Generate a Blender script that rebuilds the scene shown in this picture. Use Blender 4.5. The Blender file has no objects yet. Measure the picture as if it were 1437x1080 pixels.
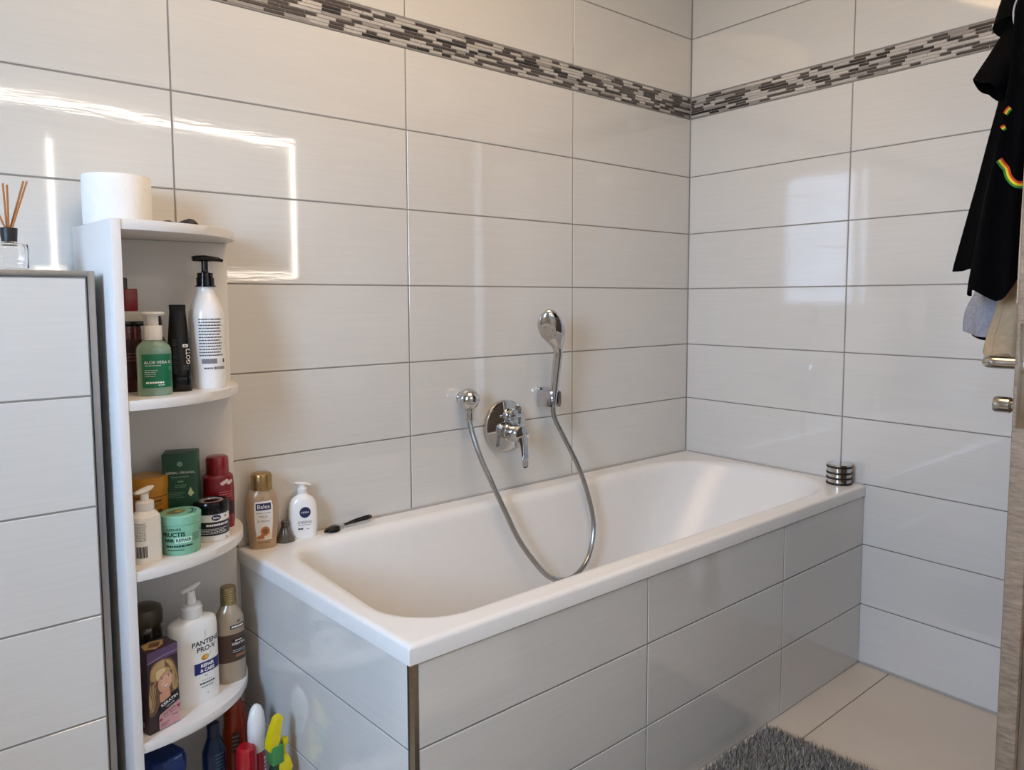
import bpy, bmesh, math, random
from mathutils import Vector, Matrix
from mathutils.bvhtree import BVHTree
random.seed(7)
PI = math.pi
scene = bpy.context.scene
COL = scene.collection

# ------------------------------------------------------------------ helpers
def lin(h):
    h = h.lstrip('#')
    o = []
    for i in (0, 2, 4):
        c = int(h[i:i+2], 16)/255
        o.append(c/12.92 if c <= .04045 else ((c+.055)/1.055)**2.4)
    return (o[0], o[1], o[2], 1)

def pm(name, hexc, rough=.4, metal=0, var=.05, scale=40, ior=1.5, trans=0, coat=0, bump=0, bscale=200,
       stretch=(1, 1, 1), emit=None, estr=0, sheen=0):
    m = bpy.data.materials.new(name); m.use_nodes = True
    nt = m.node_tree; N = nt.nodes; L = nt.links
    b = N['Principled BSDF']
    c = lin(hexc)
    tc = N.new('ShaderNodeTexCoord'); mp = N.new('ShaderNodeMapping'); mp.inputs['Scale'].default_value = stretch
    L.new(tc.outputs['Object'], mp.inputs['Vector'])
    nz = N.new('ShaderNodeTexNoise'); nz.inputs['Scale'].default_value = scale; nz.inputs['Detail'].default_value = 4
    L.new(mp.outputs['Vector'], nz.inputs['Vector'])
    cr = N.new('ShaderNodeValToRGB')
    cr.color_ramp.elements[0].position = .3; cr.color_ramp.elements[1].position = .7
    cr.color_ramp.elements[0].color = tuple(max(0, x*(1-var)) for x in c[:3])+(1,)
    cr.color_ramp.elements[1].color = tuple(min(1, x*(1+var)) for x in c[:3])+(1,)
    L.new(nz.outputs['Fac'], cr.inputs['Fac']); L.new(cr.outputs['Color'], b.inputs['Base Color'])
    b.inputs['Roughness'].default_value = rough; b.inputs['Metallic'].default_value = metal
    b.inputs['IOR'].default_value = ior; b.inputs['Transmission Weight'].default_value = trans
    b.inputs['Coat Weight'].default_value = coat
    b.inputs['Sheen Weight'].default_value = sheen
    if emit:
        b.inputs['Emission Color'].default_value = lin(emit); b.inputs['Emission Strength'].default_value = estr
    if bump:
        n2 = N.new('ShaderNodeTexNoise'); n2.inputs['Scale'].default_value = bscale; n2.inputs['Detail'].default_value = 3
        L.new(mp.outputs['Vector'], n2.inputs['Vector'])
        bp = N.new('ShaderNodeBump'); bp.inputs['Strength'].default_value = bump; bp.inputs['Distance'].default_value = .002
        L.new(n2.outputs['Fac'], bp.inputs['Height']); L.new(bp.outputs['Normal'], b.inputs['Normal'])
    return m

class MB:
    def __init__(s): s.v = []; s.f = []; s.m = []
    def add(s, vs, fs, mi=0):
        o = len(s.v); s.v += [tuple(p) for p in vs]
        for f in fs: s.f.append(tuple(i+o for i in f)); s.m.append(mi)
        return s
    def box(s, x0, x1, y0, y1, z0, z1, bev=0, mi=0, T=None, seg=2):
        bm = bmesh.new(); bmesh.ops.create_cube(bm, size=1)
        for v in bm.verts:
            v.co = Vector(((x0+x1)/2+v.co.x*(x1-x0), (y0+y1)/2+v.co.y*(y1-y0), (z0+z1)/2+v.co.z*(z1-z0)))
        if bev: bmesh.ops.bevel(bm, geom=bm.edges[:], offset=bev, segments=seg, profile=.5, affect='EDGES')
        if T is not None:
            for v in bm.verts: v.co = T(v.co) if callable(T) else T @ v.co
        bm.verts.index_update()
        s.add([v.co for v in bm.verts], [[v.index for v in f.verts] for f in bm.faces], mi); bm.free(); return s
    def loft(s, rings, mi=0, cap0=True, cap1=True, closed=True):
        n = len(rings[0]); vs = [p for r in rings for p in r]; fs = []
        for k in range(len(rings)-1):
            for i in range(n if closed else n-1):
                j = (i+1) % n
                fs.append((k*n+i, k*n+j, (k+1)*n+j, (k+1)*n+i))
        if cap0: fs.append(tuple(range(n-1, -1, -1)))
        if cap1: fs.append(tuple(range((len(rings)-1)*n, len(rings)*n)))
        return s.add(vs, fs, mi)
    def lathe(s, prof, n=36, mi=0, T=None, cap0=True, cap1=True):
        rings = []
        for r, z in prof:
            ring = [Vector((r*math.cos(2*PI*i/n), r*math.sin(2*PI*i/n), z)) for i in range(n)]
            if T is not None: ring = [T @ p for p in ring]
            rings.append(ring)
        return s.loft(rings, mi, cap0, cap1)
    def tube(s, pts, r, n=12, mi=0, cap=True, flat=None):
        pts = [Vector(p) for p in pts]; rings = []; up = None
        for i, p in enumerate(pts):
            t = (pts[min(i+1, len(pts)-1)]-pts[max(i-1, 0)]).normalized()
            if up is None:
                up = Vector((0, 0, 1)) if abs(t.z) < .9 else Vector((0, 1, 0))
            a = (up-t*up.dot(t)).normalized(); up = a; b = t.cross(a)
            rr = r[i] if isinstance(r, (list, tuple)) else r
            ra, rb = rr if isinstance(rr, tuple) else (rr, rr)
            rings.append([p+a*ra*math.cos(2*PI*k/n)+b*rb*math.sin(2*PI*k/n) for k in range(n)])
        return s.loft(rings, mi, cap, cap)
    def prism(s, outline, z0, z1, mi=0, T=None, bev=0):
        def off(d): # inset towards centroid
            c = Vector((sum(p[0] for p in outline)/len(outline), sum(p[1] for p in outline)/len(outline)))
            o = []
            for p in outline:
                v = Vector(p)-c; l = max(v.length, 1e-6); o.append(c+v*(1-d/l))
            return o
        rings = []
        lv = [(0, z0), (0, z1)] if not bev else [(bev, z0), (0, z0+bev), (0, z1-bev), (bev, z1)]
        for d, z in lv:
            ring = [Vector((p[0], p[1], z)) for p in off(d)]
            if T is not None: ring = [T(p) if callable(T) else T @ p for p in ring]
            rings.append(ring)
        return s.loft(rings, mi)
    def build(s, name, mats, parent=None, loc=None, rz=0, sharp=35):
        me = bpy.data.meshes.new(name); me.from_pydata(s.v, [], s.f)
        if not isinstance(mats, (list, tuple)): mats = [mats]
        for m in mats: me.materials.append(m)
        me.polygons.foreach_set('material_index', s.m)
        me.polygons.foreach_set('use_smooth', [True]*len(s.f))
        bm = bmesh.new(); bm.from_mesh(me)
        bmesh.ops.recalc_face_normals(bm, faces=bm.faces[:]) if len(s.f) < 4000 and not getattr(s, 'keep', False) else None
        bm.to_mesh(me); bm.free()
        me.set_sharp_from_angle(angle=math.radians(sharp))
        me.update()
        o = bpy.data.objects.new(name, me); COL.objects.link(o)
        if parent is not None: o.parent = parent
        if loc is not None: o.location = loc
        o.rotation_euler.z = rz
        return o

def tag(o, label=None, cat=None, group=None, kind=None):
    if label: o['label'] = label
    if cat: o['category'] = cat
    if group: o['group'] = group
    if kind: o['kind'] = kind
    return o
def thing(name, label, cat, loc=(0, 0, 0), rz=0, group=None):
    o = bpy.data.objects.new(name, None); o.empty_display_size = .05; COL.objects.link(o)
    o.location = loc; o.rotation_euler.z = rz
    return tag(o, label, cat, group)
def struct(o): o['kind'] = 'structure'; return o

_tc = {}
def text_geo(s, size, bold=0):
    k = (s, size, bold)
    if k not in _tc:
        c = bpy.data.curves.new('lettering', 'FONT'); c.body = s; c.size = size; c.align_x = 'CENTER'; c.align_y = 'CENTER'
        c.resolution_u = 3; c.offset = bold
        ob = bpy.data.objects.new('lettering', c)
        me = bpy.data.meshes.new_from_object(ob)
        _tc[k] = ([tuple(v.co) for v in me.vertices], [tuple(p.vertices) for p in me.polygons])
        bpy.data.meshes.remove(me); bpy.data.objects.remove(ob); bpy.data.curves.remove(c)
    return _tc[k]

class Print:
    """flat printed marks laid on a surface fn(x, y, off)"""
    def __init__(s, fn, base=.0004): s.fn = fn; s.mb = MB(); s.mb.keep = True; s.o = base
    def P(s, x, y, l): return s.fn(x, y, s.o+.00022*l)
    def rect(s, x0, x1, y0, y1, mi=0, l=0, nu=None):
        nu = nu or max(1, int((x1-x0)/.004)); nv = max(1, min(12, int((y1-y0)/.006)))
        vs = [s.P(x0+(x1-x0)*i/nu, y0+(y1-y0)*j/nv, l) for j in range(nv+1) for i in range(nu+1)]
        fs = [(j*(nu+1)+i, j*(nu+1)+i+1, (j+1)*(nu+1)+i+1, (j+1)*(nu+1)+i) for j in range(nv) for i in range(nu)]
        s.mb.add(vs, fs, mi); return s
    def text(s, t, x, y, size, mi=0, l=1, bold=0, sx=1, rot=0):
        v, f = text_geo(t, size, bold)
        c, n = math.cos(rot), math.sin(rot)
        s.mb.add([s.P(x+(a*sx*c-b*n), y+(a*sx*n+b*c), l) for a, b, _ in v], f, mi); return s
    def poly(s, pts, mi=0, l=0):
        o = []
        for a, b in zip(pts, pts[1:]+pts[:1]):
            k = max(1, math.ceil(math.hypot(b[0]-a[0], b[1]-a[1])/.004)); o += [(a[0]+(b[0]-a[0])*q/k, a[1]+(b[1]-a[1])*q/k) for q in range(k)]
        pts = o; cx = sum(p[0] for p in pts)/len(pts); cy = sum(p[1] for p in pts)/len(pts); n = len(pts)
        K = max(1, math.ceil(max(math.hypot(p[0]-cx, p[1]-cy) for p in pts)/.004))
        vs = [s.P(cx, cy, l)]+[s.P(cx+(p[0]-cx)*q/K, cy+(p[1]-cy)*q/K, l) for q in range(1, K+1) for p in pts]
        fs = []
        for i in range(n):
            j = (i+1) % n; fs.append((0, 1+i, 1+j))
            for q in range(K-1): fs.append((1+q*n+i, 1+(q+1)*n+i, 1+(q+1)*n+j, 1+q*n+j))
        s.mb.add(vs, fs, mi); return s
    def blob(s, pts, mi=0, l=0):
        v = [Vector((p[0], p[1], 0)) for p in pts]; n = len(v); o = []
        for i in range(n):
            a, b, c, d = v[i-1], v[i], v[(i+1) % n], v[(i+2) % n]
            for k in range(4):
                t = k/4; q = .5*((2*b)+(-a+c)*t+(2*a-5*b+4*c-d)*t*t+(-a+3*b-3*c+d)*t**3); o.append((q.x, q.y))
        return s.poly(o, mi, l)
    def ell(s, cx, cy, rx, ry, mi=0, l=0, n=24, rot=0):
        c, k = math.cos(rot), math.sin(rot)
        return s.poly([(cx+rx*math.cos(2*PI*i/n)*c-ry*math.sin(2*PI*i/n)*k, cy+rx*math.cos(2*PI*i/n)*k+ry*math.sin(2*PI*i/n)*c) for i in range(n)], mi, l)
    def stroke(s, pts, w, mi=0, l=0):
        for a, b in zip(pts, pts[1:]):
            d = Vector((b[0]-a[0], b[1]-a[1])); n = Vector((-d.y, d.x)).normalized()*w/2
            s.mb.add([s.P(a[0]+n.x, a[1]+n.y, l), s.P(a[0]-n.x, a[1]-n.y, l), s.P(b[0]-n.x, b[1]-n.y, l), s.P(b[0]+n.x, b[1]+n.y, l)], [(0, 1, 2, 3)], mi)
        return s
    def lines(s, x0, x1, y0, y1, n, mi=0, l=1, fill=.5, jag=.25, seed=1):
        rnd = random.Random(seed); h = (y1-y0)/n
        for k in range(n):
            y = y1-(k+.5)*h; x = x0; xe = x1-(x1-x0)*rnd.random()*jag
            while x < xe:
                w = min(xe-x, (.0015+.004*rnd.random()))
                s.rect(x, x+w, y-h*fill/2, y+h*fill/2, mi, l, nu=1); x += w+.0009
        return s
    def build(s, name, mats, parent): return s.mb.build(name, mats, parent)

class Body:
    """a bottle body: profile of (z, rx, ry, n) superellipse sections"""
    def __init__(s, prof, smooth=4, N=56):
        s.N = N; s.prof = []
        if smooth <= 1: s.prof = [tuple(p) for p in prof]
        else:
            for i in range(len(prof)-1):
                p0 = prof[max(i-1, 0)]; p1 = prof[i]; p2 = prof[i+1]; p3 = prof[min(i+2, len(prof)-1)]
                for k in range(smooth):
                    t = k/smooth
                    s.prof.append(tuple(.5*((2*b)+(-a+c)*t+(2*a-5*b+4*c-d)*t*t+(-a+3*b-3*c+d)*t**3) for a, b, c, d in zip(p0, p1, p2, p3)))
            s.prof.append(tuple(prof[-1]))
        s.tab = {}
    def R(s, z):
        p = s.prof
        if z <= p[0][0]: return p[0][1:]
        for a, b in zip(p, p[1:]):
            if a[0] <= z <= b[0]:
                t = (z-a[0])/max(b[0]-a[0], 1e-9); return tuple(x+(y-x)*t for x, y in zip(a[1:], b[1:]))
        return p[-1][1:]
    def pt(s, th, z, r=None):
        rx, ry, n = r or s.R(z); c, k = math.cos(th), math.sin(th)
        return Vector((rx*math.copysign(abs(c)**(2/n), c), ry*math.copysign(abs(k)**(2/n), k), z))
    def ring(s, q): return [s.pt(2*PI*i/s.N, q[0], q[1:]) for i in range(s.N)]
    def mesh(s, mb=None, mi=0):
        mb = mb or MB(); mb.loft([s.ring(q) for q in s.prof], mi); return mb
    def surf(s, th0=-PI/2):
        """maps (arc length from th0, height) to the surface"""
        def fn(x, y, off):
            zk = round(y, 3)
            if zk not in s.tab:
                M = 720; t = []; ac = 0; last = s.pt(th0-PI, zk)
                for i in range(M+1):
                    th = th0-PI+2*PI*i/M; p = s.pt(th, zk); ac += (p-last).length; last = p; t.append(ac)
                h = t[M//2]; s.tab[zk] = [a-h for a in t]
            t = s.tab[zk]; M = len(t)-1; lo, hi = 0, M
            x = max(t[0], min(t[-1], x))
            while hi-lo > 1:
                m = (lo+hi)//2
                if t[m] <= x: lo = m
                else: hi = m
            fr = (x-t[lo])/max(t[hi]-t[lo], 1e-9); th = th0-PI+2*PI*(lo+fr)/M
            p = s.pt(th, y); e = .03
            du = s.pt(th+e, y)-s.pt(th-e, y); dv = s.pt(th, y+.001)-s.pt(th, y-.001)
            nn = du.cross(dv); nn = nn.normalized() if nn.length > 0 else Vector((0, -1, 0))
            return p+nn*off
        return fn

def flat(o, ux, uy):
    o, ux, uy = Vector(o), Vector(ux).normalized(), Vector(uy).normalized(); n = ux.cross(uy)
    return lambda x, y, off: o+ux*x+uy*y+n*off

def catmull(pts, k=8):
    pts = [Vector(p) for p in pts]; o = []
    for i in range(len(pts)-1):
        a, b, c, d = pts[max(i-1, 0)], pts[i], pts[i+1], pts[min(i+2, len(pts)-1)]
        for j in range(k):
            t = j/k; o.append(.5*((2*b)+(-a+c)*t+(2*a-5*b+4*c-d)*t*t+(-a+3*b-3*c+d)*t**3))
    o.append(pts[-1]); return o

# ------------------------------------------------------------------ camera
CAM = Vector((-2.2385, -1.6853, 1.1410)); F = 1016.8624
YAW, PITCH, ROLL = (math.radians(a) for a in (-39.4075, -4.4156, -.1967))
fw = Vector((-math.sin(YAW)*math.cos(PITCH), math.cos(YAW)*math.cos(PITCH), math.sin(PITCH)))
ri = Vector((math.cos(YAW), math.sin(YAW), 0)); up = ri.cross(fw)
R_ = ri*math.cos(ROLL)+up*math.sin(ROLL); U_ = -ri*math.sin(ROLL)+up*math.cos(ROLL)
cd = bpy.data.cameras.new('camera'); cam = bpy.data.objects.new('camera', cd); COL.objects.link(cam)
cd.sensor_width = 36; cd.lens = F*36/1437; cd.shift_y = -(540-498.643)/1437; cd.clip_start = .02
m = Matrix((R_, U_, -fw)).transposed().to_4x4(); m.translation = CAM; cam.matrix_world = m
scene.camera = cam

# ------------------------------------------------------------------ materials
def tile_mat(name, hexc, rough=.045, ior=1.8, var=.035):
    m = bpy.data.materials.new(name); m.use_nodes = True
    nt = m.node_tree; N = nt.nodes; L = nt.links; b = N['Principled BSDF']
    tc = N.new('ShaderNodeTexCoord'); mp = N.new('ShaderNodeMapping'); mp.inputs['Scale'].default_value = (3, 3, 95)
    L.new(tc.outputs['Object'], mp.inputs['Vector'])
    nz = N.new('ShaderNodeTexNoise'); nz.inputs['Scale'].default_value = 1.6; nz.inputs['Detail'].default_value = 5; nz.inputs['Roughness'].default_value = .6
    L.new(mp.outputs['Vector'], nz.inputs['Vector'])
    n3 = N.new('ShaderNodeTexNoise'); n3.inputs['Scale'].default_value = 2.2; n3.inputs['Detail'].default_value = 2
    L.new(tc.outputs['Object'], n3.inputs['Vector'])
    ad = N.new('ShaderNodeMath'); ad.operation = 'MULTIPLY_ADD'; ad.inputs[1].default_value = .6
    L.new(nz.outputs['Fac'], ad.inputs[0])
    ml = N.new('ShaderNodeMath'); ml.operation = 'MULTIPLY'; ml.inputs[1].default_value = .4
    L.new(n3.outputs['Fac'], ml.inputs[0]); L.new(ml.outputs[0], ad.inputs[2])
    cr = N.new('ShaderNodeValToRGB'); c = lin(hexc)
    cr.color_ramp.elements[0].position = .35; cr.color_ramp.elements[1].position = .65
    cr.color_ramp.elements[0].color = tuple(x*(1-var) for x in c[:3])+(1,); cr.color_ramp.elements[1].color = tuple(x*(1+var) for x in c[:3])+(1,)
    L.new(ad.outputs[0], cr.inputs['Fac']); L.new(cr.outputs['Color'], b.inputs['Base Color'])
    b.inputs['Roughness'].default_value = rough; b.inputs['IOR'].default_value = ior
    m2 = N.new('ShaderNodeMapping'); m2.inputs['Scale'].default_value = (14, 14, 120); L.new(tc.outputs['Object'], m2.inputs['Vector'])
    n2 = N.new('ShaderNodeTexNoise'); n2.inputs['Scale'].default_value = 1; n2.inputs['Detail'].default_value = 3; L.new(m2.outputs['Vector'], n2.inputs['Vector'])
    bp = N.new('ShaderNodeBump'); bp.inputs['Strength'].default_value = .1; bp.inputs['Distance'].default_value = .0006
    L.new(n2.outputs['Fac'], bp.inputs['Height']); L.new(bp.outputs['Normal'], b.inputs['Normal'])
    return m
TILE = tile_mat('glazed wall tile', '#d8d5cf')
GROUT = pm('grey grout', '#8c8781', .85, var=.08, scale=300)
FLOORT = tile_mat('beige floor tile', '#d0c3b2', rough=.32, ior=1.45)
FGROUT = pm('dark floor grout', '#6b6057', .9)
CHROME = pm('chrome', '#c9cbcd', .06, 1, .02)
STEEL = pm('brushed steel', '#a3a3a4', .35, 1, .06, 300, stretch=(1, 1, 30))
DSTEEL = pm('dark steel edge', '#8d8578', .25, 1, .08, 120)
ENAMEL = pm('white bath enamel', '#ebe9e6', .24, var=.01, ior=1.5)
WBOARD = pm('white laminate board', '#e4e1de', .38, var=.015, scale=80, stretch=(1, 1, 8))
PAINT = pm('white ceiling paint', '#ece8e2', .9, var=.02)
BLACKP = pm('glossy black plastic', '#070708', .16, var=.1, ior=1.4)
WHITEP = pm('white plastic', '#e9e7e4', .3, var=.02)
CREAMP = pm('pearl white plastic', '#f0efec', .22, var=.015, coat=.3)
INK = pm('dark ink', '#26262b', .5); GINK = pm('grey ink', '#7d7d80', .5); WINK = pm('white ink', '#eceae6', .5)
NAVY = pm('navy print', '#1b2350', .4); GOLDP = pm('gold foil', '#a98a5a', .25, .8, .05)
GLASS = pm('clear glass', '#ffffff', .0, var=0, ior=1.45, trans=1)

# ------------------------------------------------------------------ room shell
XL, YF, HC = -3.3, -2.55, 2.5
ROWS = [0, .1883, .3786, .5679, .7701, .9721, 1.1788, 1.3805, 1.5882, 1.7983]
BAND0, BAND1 = 1.7983, 1.8749
UP = [1.8749, 2.0835, 2.29, 2.5]
def tile_grid(mb, P, us, ws, g=.0016, b=.0012, skip=None):
    """raised bevelled tiles between the grid lines us x ws; P(u, w, d) gives the point d in front of the tile face"""
    mb.keep = True
    mb.add([P(us[0], ws[0], -.0016), P(us[-1], ws[0], -.0016), P(us[-1], ws[-1], -.0016), P(us[0], ws[-1], -.0016)], [(0, 1, 2, 3)], 1)
    for a, c in zip(us, us[1:]):
        for e, f in zip(ws, ws[1:]):
            if skip and skip(a, c, e, f): continue
            o = [P(a+g, e+g, -.0014), P(c-g, e+g, -.0014), P(c-g, f-g, -.0014), P(a+g, f-g, -.0014)]
            i = [P(a+g+b, e+g+b, 0), P(c-g-b, e+g+b, 0), P(c-g-b, f-g-b, 0), P(a+g+b, f-g-b, 0)]
            mb.add(o+i, [(4, 5, 6, 7), (0, 1, 5, 4), (1, 2, 6, 5), (2, 3, 7, 6), (3, 0, 4, 7)], 0)
    return mb
# back wall: y = 0 ; u runs along x
PB = lambda u, w, d: Vector((u, -d, w))
PR = lambda u, w, d: Vector((-d, -u, w))       # right wall: x = 0, u = -y
mb = MB(); colsB = [-3.3, -2.995, -2.394, -1.7931, -1.212, -.6, 0]
tile_grid(mb, PB, colsB, ROWS); tile_grid(mb, PB, colsB, UP)
mb.box(XL-.1, .1, .003, .12, 0, HC, mi=1)
struct(mb.build('wall_back', [TILE, GROUT]))
mb = MB(); colsR = [0, .5983, 1.2]
P2 = PR
def right(mb, us, ws):
    mb.keep = True
    tile_grid(mb, P2, us, ws)
right(mb, colsR, ROWS); right(mb, colsR, UP); right(mb, [1.2, 2.1], [2.08, 2.29, 2.5]); right(mb, [2.1, 2.55], ROWS+UP)
mb.box(.003, .12, -1.2, .12, 0, HC, mi=1); mb.box(.003, .12, -2.1, -1.2, 2.08, HC, mi=1); mb.box(.003, .12, -2.65, -2.1, 0, HC, mi=1)
struct(mb.build('wall_right', [TILE, GROUT]))
# mosaic border strips
MC = [pm('mosaic black', '#2b2624', .15, ior=1.6), pm('mosaic brown grey', '#4a423e', .15, ior=1.6), pm('mosaic mid grey', '#96908a', .2, ior=1.6),
      pm('mosaic silver', '#cfcac4', .15, .3), pm('mosaic pale grey', '#bab4ad', .2, ior=1.6), pm('mosaic grout', '#b5afa8', .8)]
def mosaic(name, P, length, seed):
    rnd = random.Random(seed); mb = MB(); mb.keep = True
    mb.add([P(0, BAND0+.0005, -.0012), P(length, BAND0+.0005, -.0012), P(length, BAND1-.0005, -.0012), P(0, BAND1-.0005, -.0012)], [(0, 1, 2, 3)], 5)
    z = BAND0+.003
    for z0, z1 in ((BAND0+.0008, BAND0+.0028), (BAND1-.0028, BAND1-.0008)):
        mb.add([P(0, z0, .0004), P(length, z0, .0004), P(length, z1, .0004), P(0, z1, .0004)], [(0, 1, 2, 3)], 2)
    n = 8; h = (BAND1-BAND0-.007)/n
    for k in range(n):
        u = -rnd.random()*.03; z0 = BAND0+.0035+k*h; dark = rnd.random() < .5
        while u < length:
            l = rnd.choice([.03, .04, .05, .06, .08, .10]); a, c = max(0, u), min(length, u+l)
            r = rnd.random(); mi = (rnd.choice([0, 1, 1]) if dark else rnd.choice([2, 3, 4, 4, 3])); dark = not dark if rnd.random() < .85 else dark
            if c-a > .003:
                g = .0006; d = .0002+.0008*rnd.random()
                o = [P(a+g, z0+g, -.001), P(c-g, z0+g, -.001), P(c-g, z0+h-g, -.001), P(a+g, z0+h-g, -.001)]
                i = [P(a+g+.0006, z0+g+.0006, d), P(c-g-.0006, z0+g+.0006, d), P(c-g-.0006, z0+h-g-.0006, d), P(a+g+.0006, z0+h-g-.0006, d)]
                mb.add(o+i, [(4, 5, 6, 7), (0, 1, 5, 4), (1, 2, 6, 5), (2, 3, 7, 6), (3, 0, 4, 7)], mi)
            u += l
    return struct(mb.build(name, MC))
mosaic('trim_1', lambda u, w, d: Vector((-3.3+u, -d, w)), 3.3, 3)
mosaic('trim_2', lambda u, w, d: Vector((-d, -u, w)), 1.2, 5)
# silicone joint in the corner
mb = MB(); mb.box(-.003, 0, -.003, 0, 0, HC, .0008); struct(mb.build('trim_3', pm('grey silicone joint', '#8f8b86', .5)))
# floor
mb = MB(); fx = [-3.3, -2.7, -2.1, -1.5, -.9, -.3, 0]
tile_grid(mb, lambda u, w, d: Vector((u, w, d)), [-3.3, -2.7, -1.5, 0], [-2.55, -1.95, -1.3687, -.7687, 0], g=.0013, b=.0008)
mb.box(XL-.1, .1, -2.65, .1, -.12, -.003, mi=1)
struct(mb.build('floor', [FLOORT, FGROUT]))
mb = MB(); mb.box(-.006, 0, -1.2, -.6799, 0, .006, .0012); struct(mb.build('baseboard_right', pm('grey floor joint', '#aaa69f', .6)))
mb = MB(); mb.box(XL-.1, .1, -2.65, .1, HC, HC+.1); struct(mb.build('ceiling', PAINT))
# front wall with the lit mirror, left wall with the window
mb = MB()
tile_grid(mb, lambda u, w, d: Vector((u, YF+d, w)), [0, -.6, -1.2, -1.8, -2.4, -3.0, -3.3], ROWS+UP)
mb.box(XL-.1, .1, YF-.12, YF-.003, 0, HC, mi=1); struct(mb.build('wall_front', [TILE, GROUT]))
WY0, WY1, WZ0, WZ1 = -1.63, -.86, 1.06, 2.17
mb = MB()
PL = lambda u, w, d: Vector((XL+d, u, w))
ys = [-2.55, WY0, WY1, 0]; zs = [0, WZ0, WZ1, HC]
for i in range(3):
    for j in range(3):
        if i == 1 and j == 1: continue
        mb.box(XL-.2, XL, ys[i], ys[i+1], zs[j], zs[j+1], mi=0)
struct(mb.build('wall_left', PAINT))
PVC = pm('white window plastic', '#e8e8e6', .3, var=.01)
w = struct(thing('window_1', None, None, (XL-.11, 0, 0)))
mb = MB()
for a in ((WY0, WY0+.05, WZ0, WZ1), (WY1-.05, WY1, WZ0, WZ1), (WY0+.05, WY1-.05, WZ0, WZ0+.05), (WY0+.05, WY1-.05, WZ1-.05, WZ1), (-1.005, -.955, WZ0+.05, WZ1-.05)):
    mb.box(-.03, .03, *a, bev=.004)
wf = mb.build('window_frame', PVC, w)
WG = bpy.data.materials.new('window glass'); WG.use_nodes = True; nt = WG.node_tree; N = nt.nodes; L = nt.links
fr = N.new('ShaderNodeFresnel'); fr.inputs['IOR'].default_value = 1.2; tb = N.new('ShaderNodeBsdfTransparent'); tb.inputs['Color'].default_value = (.95, .97, .96, 1)
gb = N.new('ShaderNodeBsdfGlossy'); gb.inputs['Roughness'].default_value = .02; mx = N.new('ShaderNodeMixShader')
L.new(fr.outputs[0], mx.inputs[0]); L.new(tb.outputs[0], mx.inputs[1]); L.new(gb.outputs[0], mx.inputs[2]); L.new(mx.outputs[0], N['Material Output'].inputs['Surface'])
mb = MB(); mb.box(-.003, .003, WY0+.045, -1.0, WZ0+.045, WZ1-.045); mb.build('pane', WG, wf)
mb = MB(); mb.box(-.003, .003, -.96, WY1-.045, WZ0+.045, WZ1-.045); mb.build('pane', WG, wf)
mb = MB(); mb.box(.02, .14, WY0-.02, WY1+.02, WZ0-.03, WZ0, .004); mb.build('sill', PVC, w)
# low tiled wall with metal edging on the left (cistern boxing)
PX, PY, PZ = -1.987, -.200, 1.1945
mb = MB()
tile_grid(mb, lambda u, w_, d: Vector((u, PY-d, w_)), [-3.3, -2.61, PX-.013], [0, .172, .367, .5635, .767, .970, PZ-.012])
mb.box(XL, PX-.013, PY+.003, -.002, 0, PZ-.012, mi=1)
mb.box(XL, PX-.004, PY+.01, -.002, PZ-.012, PZ-.0015, mi=0)
lw = struct(mb.build('wall_low', [TILE, GROUT]))
mb = MB(); mb.box(PX-.0115, PX, PY-.0015, PY+.02, 0, PZ, .0012); mb.box(XL, PX-.0115, PY-.0015, PY+.012, PZ-.0105, PZ, .0012)
struct(mb.build('trim_4', STEEL))

# ------------------------------------------------------------------ lamps
LED = pm('led strip', '#fff4e2', .5, var=0, emit='#fff3e4', estr=15)
mir = thing('lit_mirror', 'wide wall mirror with glowing led border opposite the bathtub', 'mirror', (0, YF, 0))
mb = MB(); mb.box(-2.3, -.44, .002, .03, 1.26, 2.10, .003); mb.build('mirror_body', pm('mirror back', '#44464a', .4), mir)
mb = MB(); mb.box(-2.27, -.48, .03, .034, 1.31, 2.055, .001); mb.build('mirror_glass', pm('mirror silver', '#e8ecec', .45, 1, 0), mir)
for a in ((-2.3, -.455, 2.055, 2.080), (-.477, -.457, 1.296, 2.055), (-1.78, -.457, 1.276, 1.296), (-1.705, -1.687, 1.30, 1.93)):
    mb = MB(); mb.box(a[0], a[1], .035, .041, a[2], a[3], .002, T=(lambda c: Vector((c.x, c.y, c.z-.008-.033*(c.x+.455)))) if a[3] > 2.06 else None); mb.build('led_strip', LED, mir)
cl = thing('ceiling_fill_lamp', 'large round warm white fill lamp added on the ceiling above the bathtub', 'lamp', (-1.35, -.92, HC))  # out of view, added as warm fill for the walls; wide to keep reflections faint
mb = MB(); mb.lathe([(.56, -.002), (.56, -.03), (.55, -.035)], 72); mb.build('base', STEEL, cl)
mb = MB(); mb.lathe([(.546, -.034), (.546, -.042), (.52, -.054), (.35, -.063), (.12, -.067), (.001, -.068)], 72)
mb.build('lamp_shade', pm('opal diffuser', '#fff6e6', .6, var=0, emit='#ffd6a6', estr=4.7), cl)
wd = bpy.data.worlds.new('sky'); scene.world = wd; wd.use_nodes = True
nt = wd.node_tree; N = nt.nodes; L = nt.links
tc = N.new('ShaderNodeTexCoord'); sp = N.new('ShaderNodeSeparateXYZ'); L.new(tc.outputs['Generated'], sp.inputs[0])
cr = N.new('ShaderNodeValToRGB'); cr.color_ramp.elements[0].position = .40; cr.color_ramp.elements[0].color = (.20, .21, .20, 1)
cr.color_ramp.elements[1].position = .5; cr.color_ramp.elements[1].color = (.665, .88, 1.24, 1)
e = cr.color_ramp.elements.new(.9); e.color = (.47, .74, 1.2, 1)
mr = N.new('ShaderNodeMath'); mr.operation = 'MULTIPLY_ADD'; mr.inputs[1].default_value = .5; mr.inputs[2].default_value = .5
L.new(sp.outputs['Z'], mr.inputs[0]); L.new(mr.outputs[0], cr.inputs['Fac'])
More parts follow.
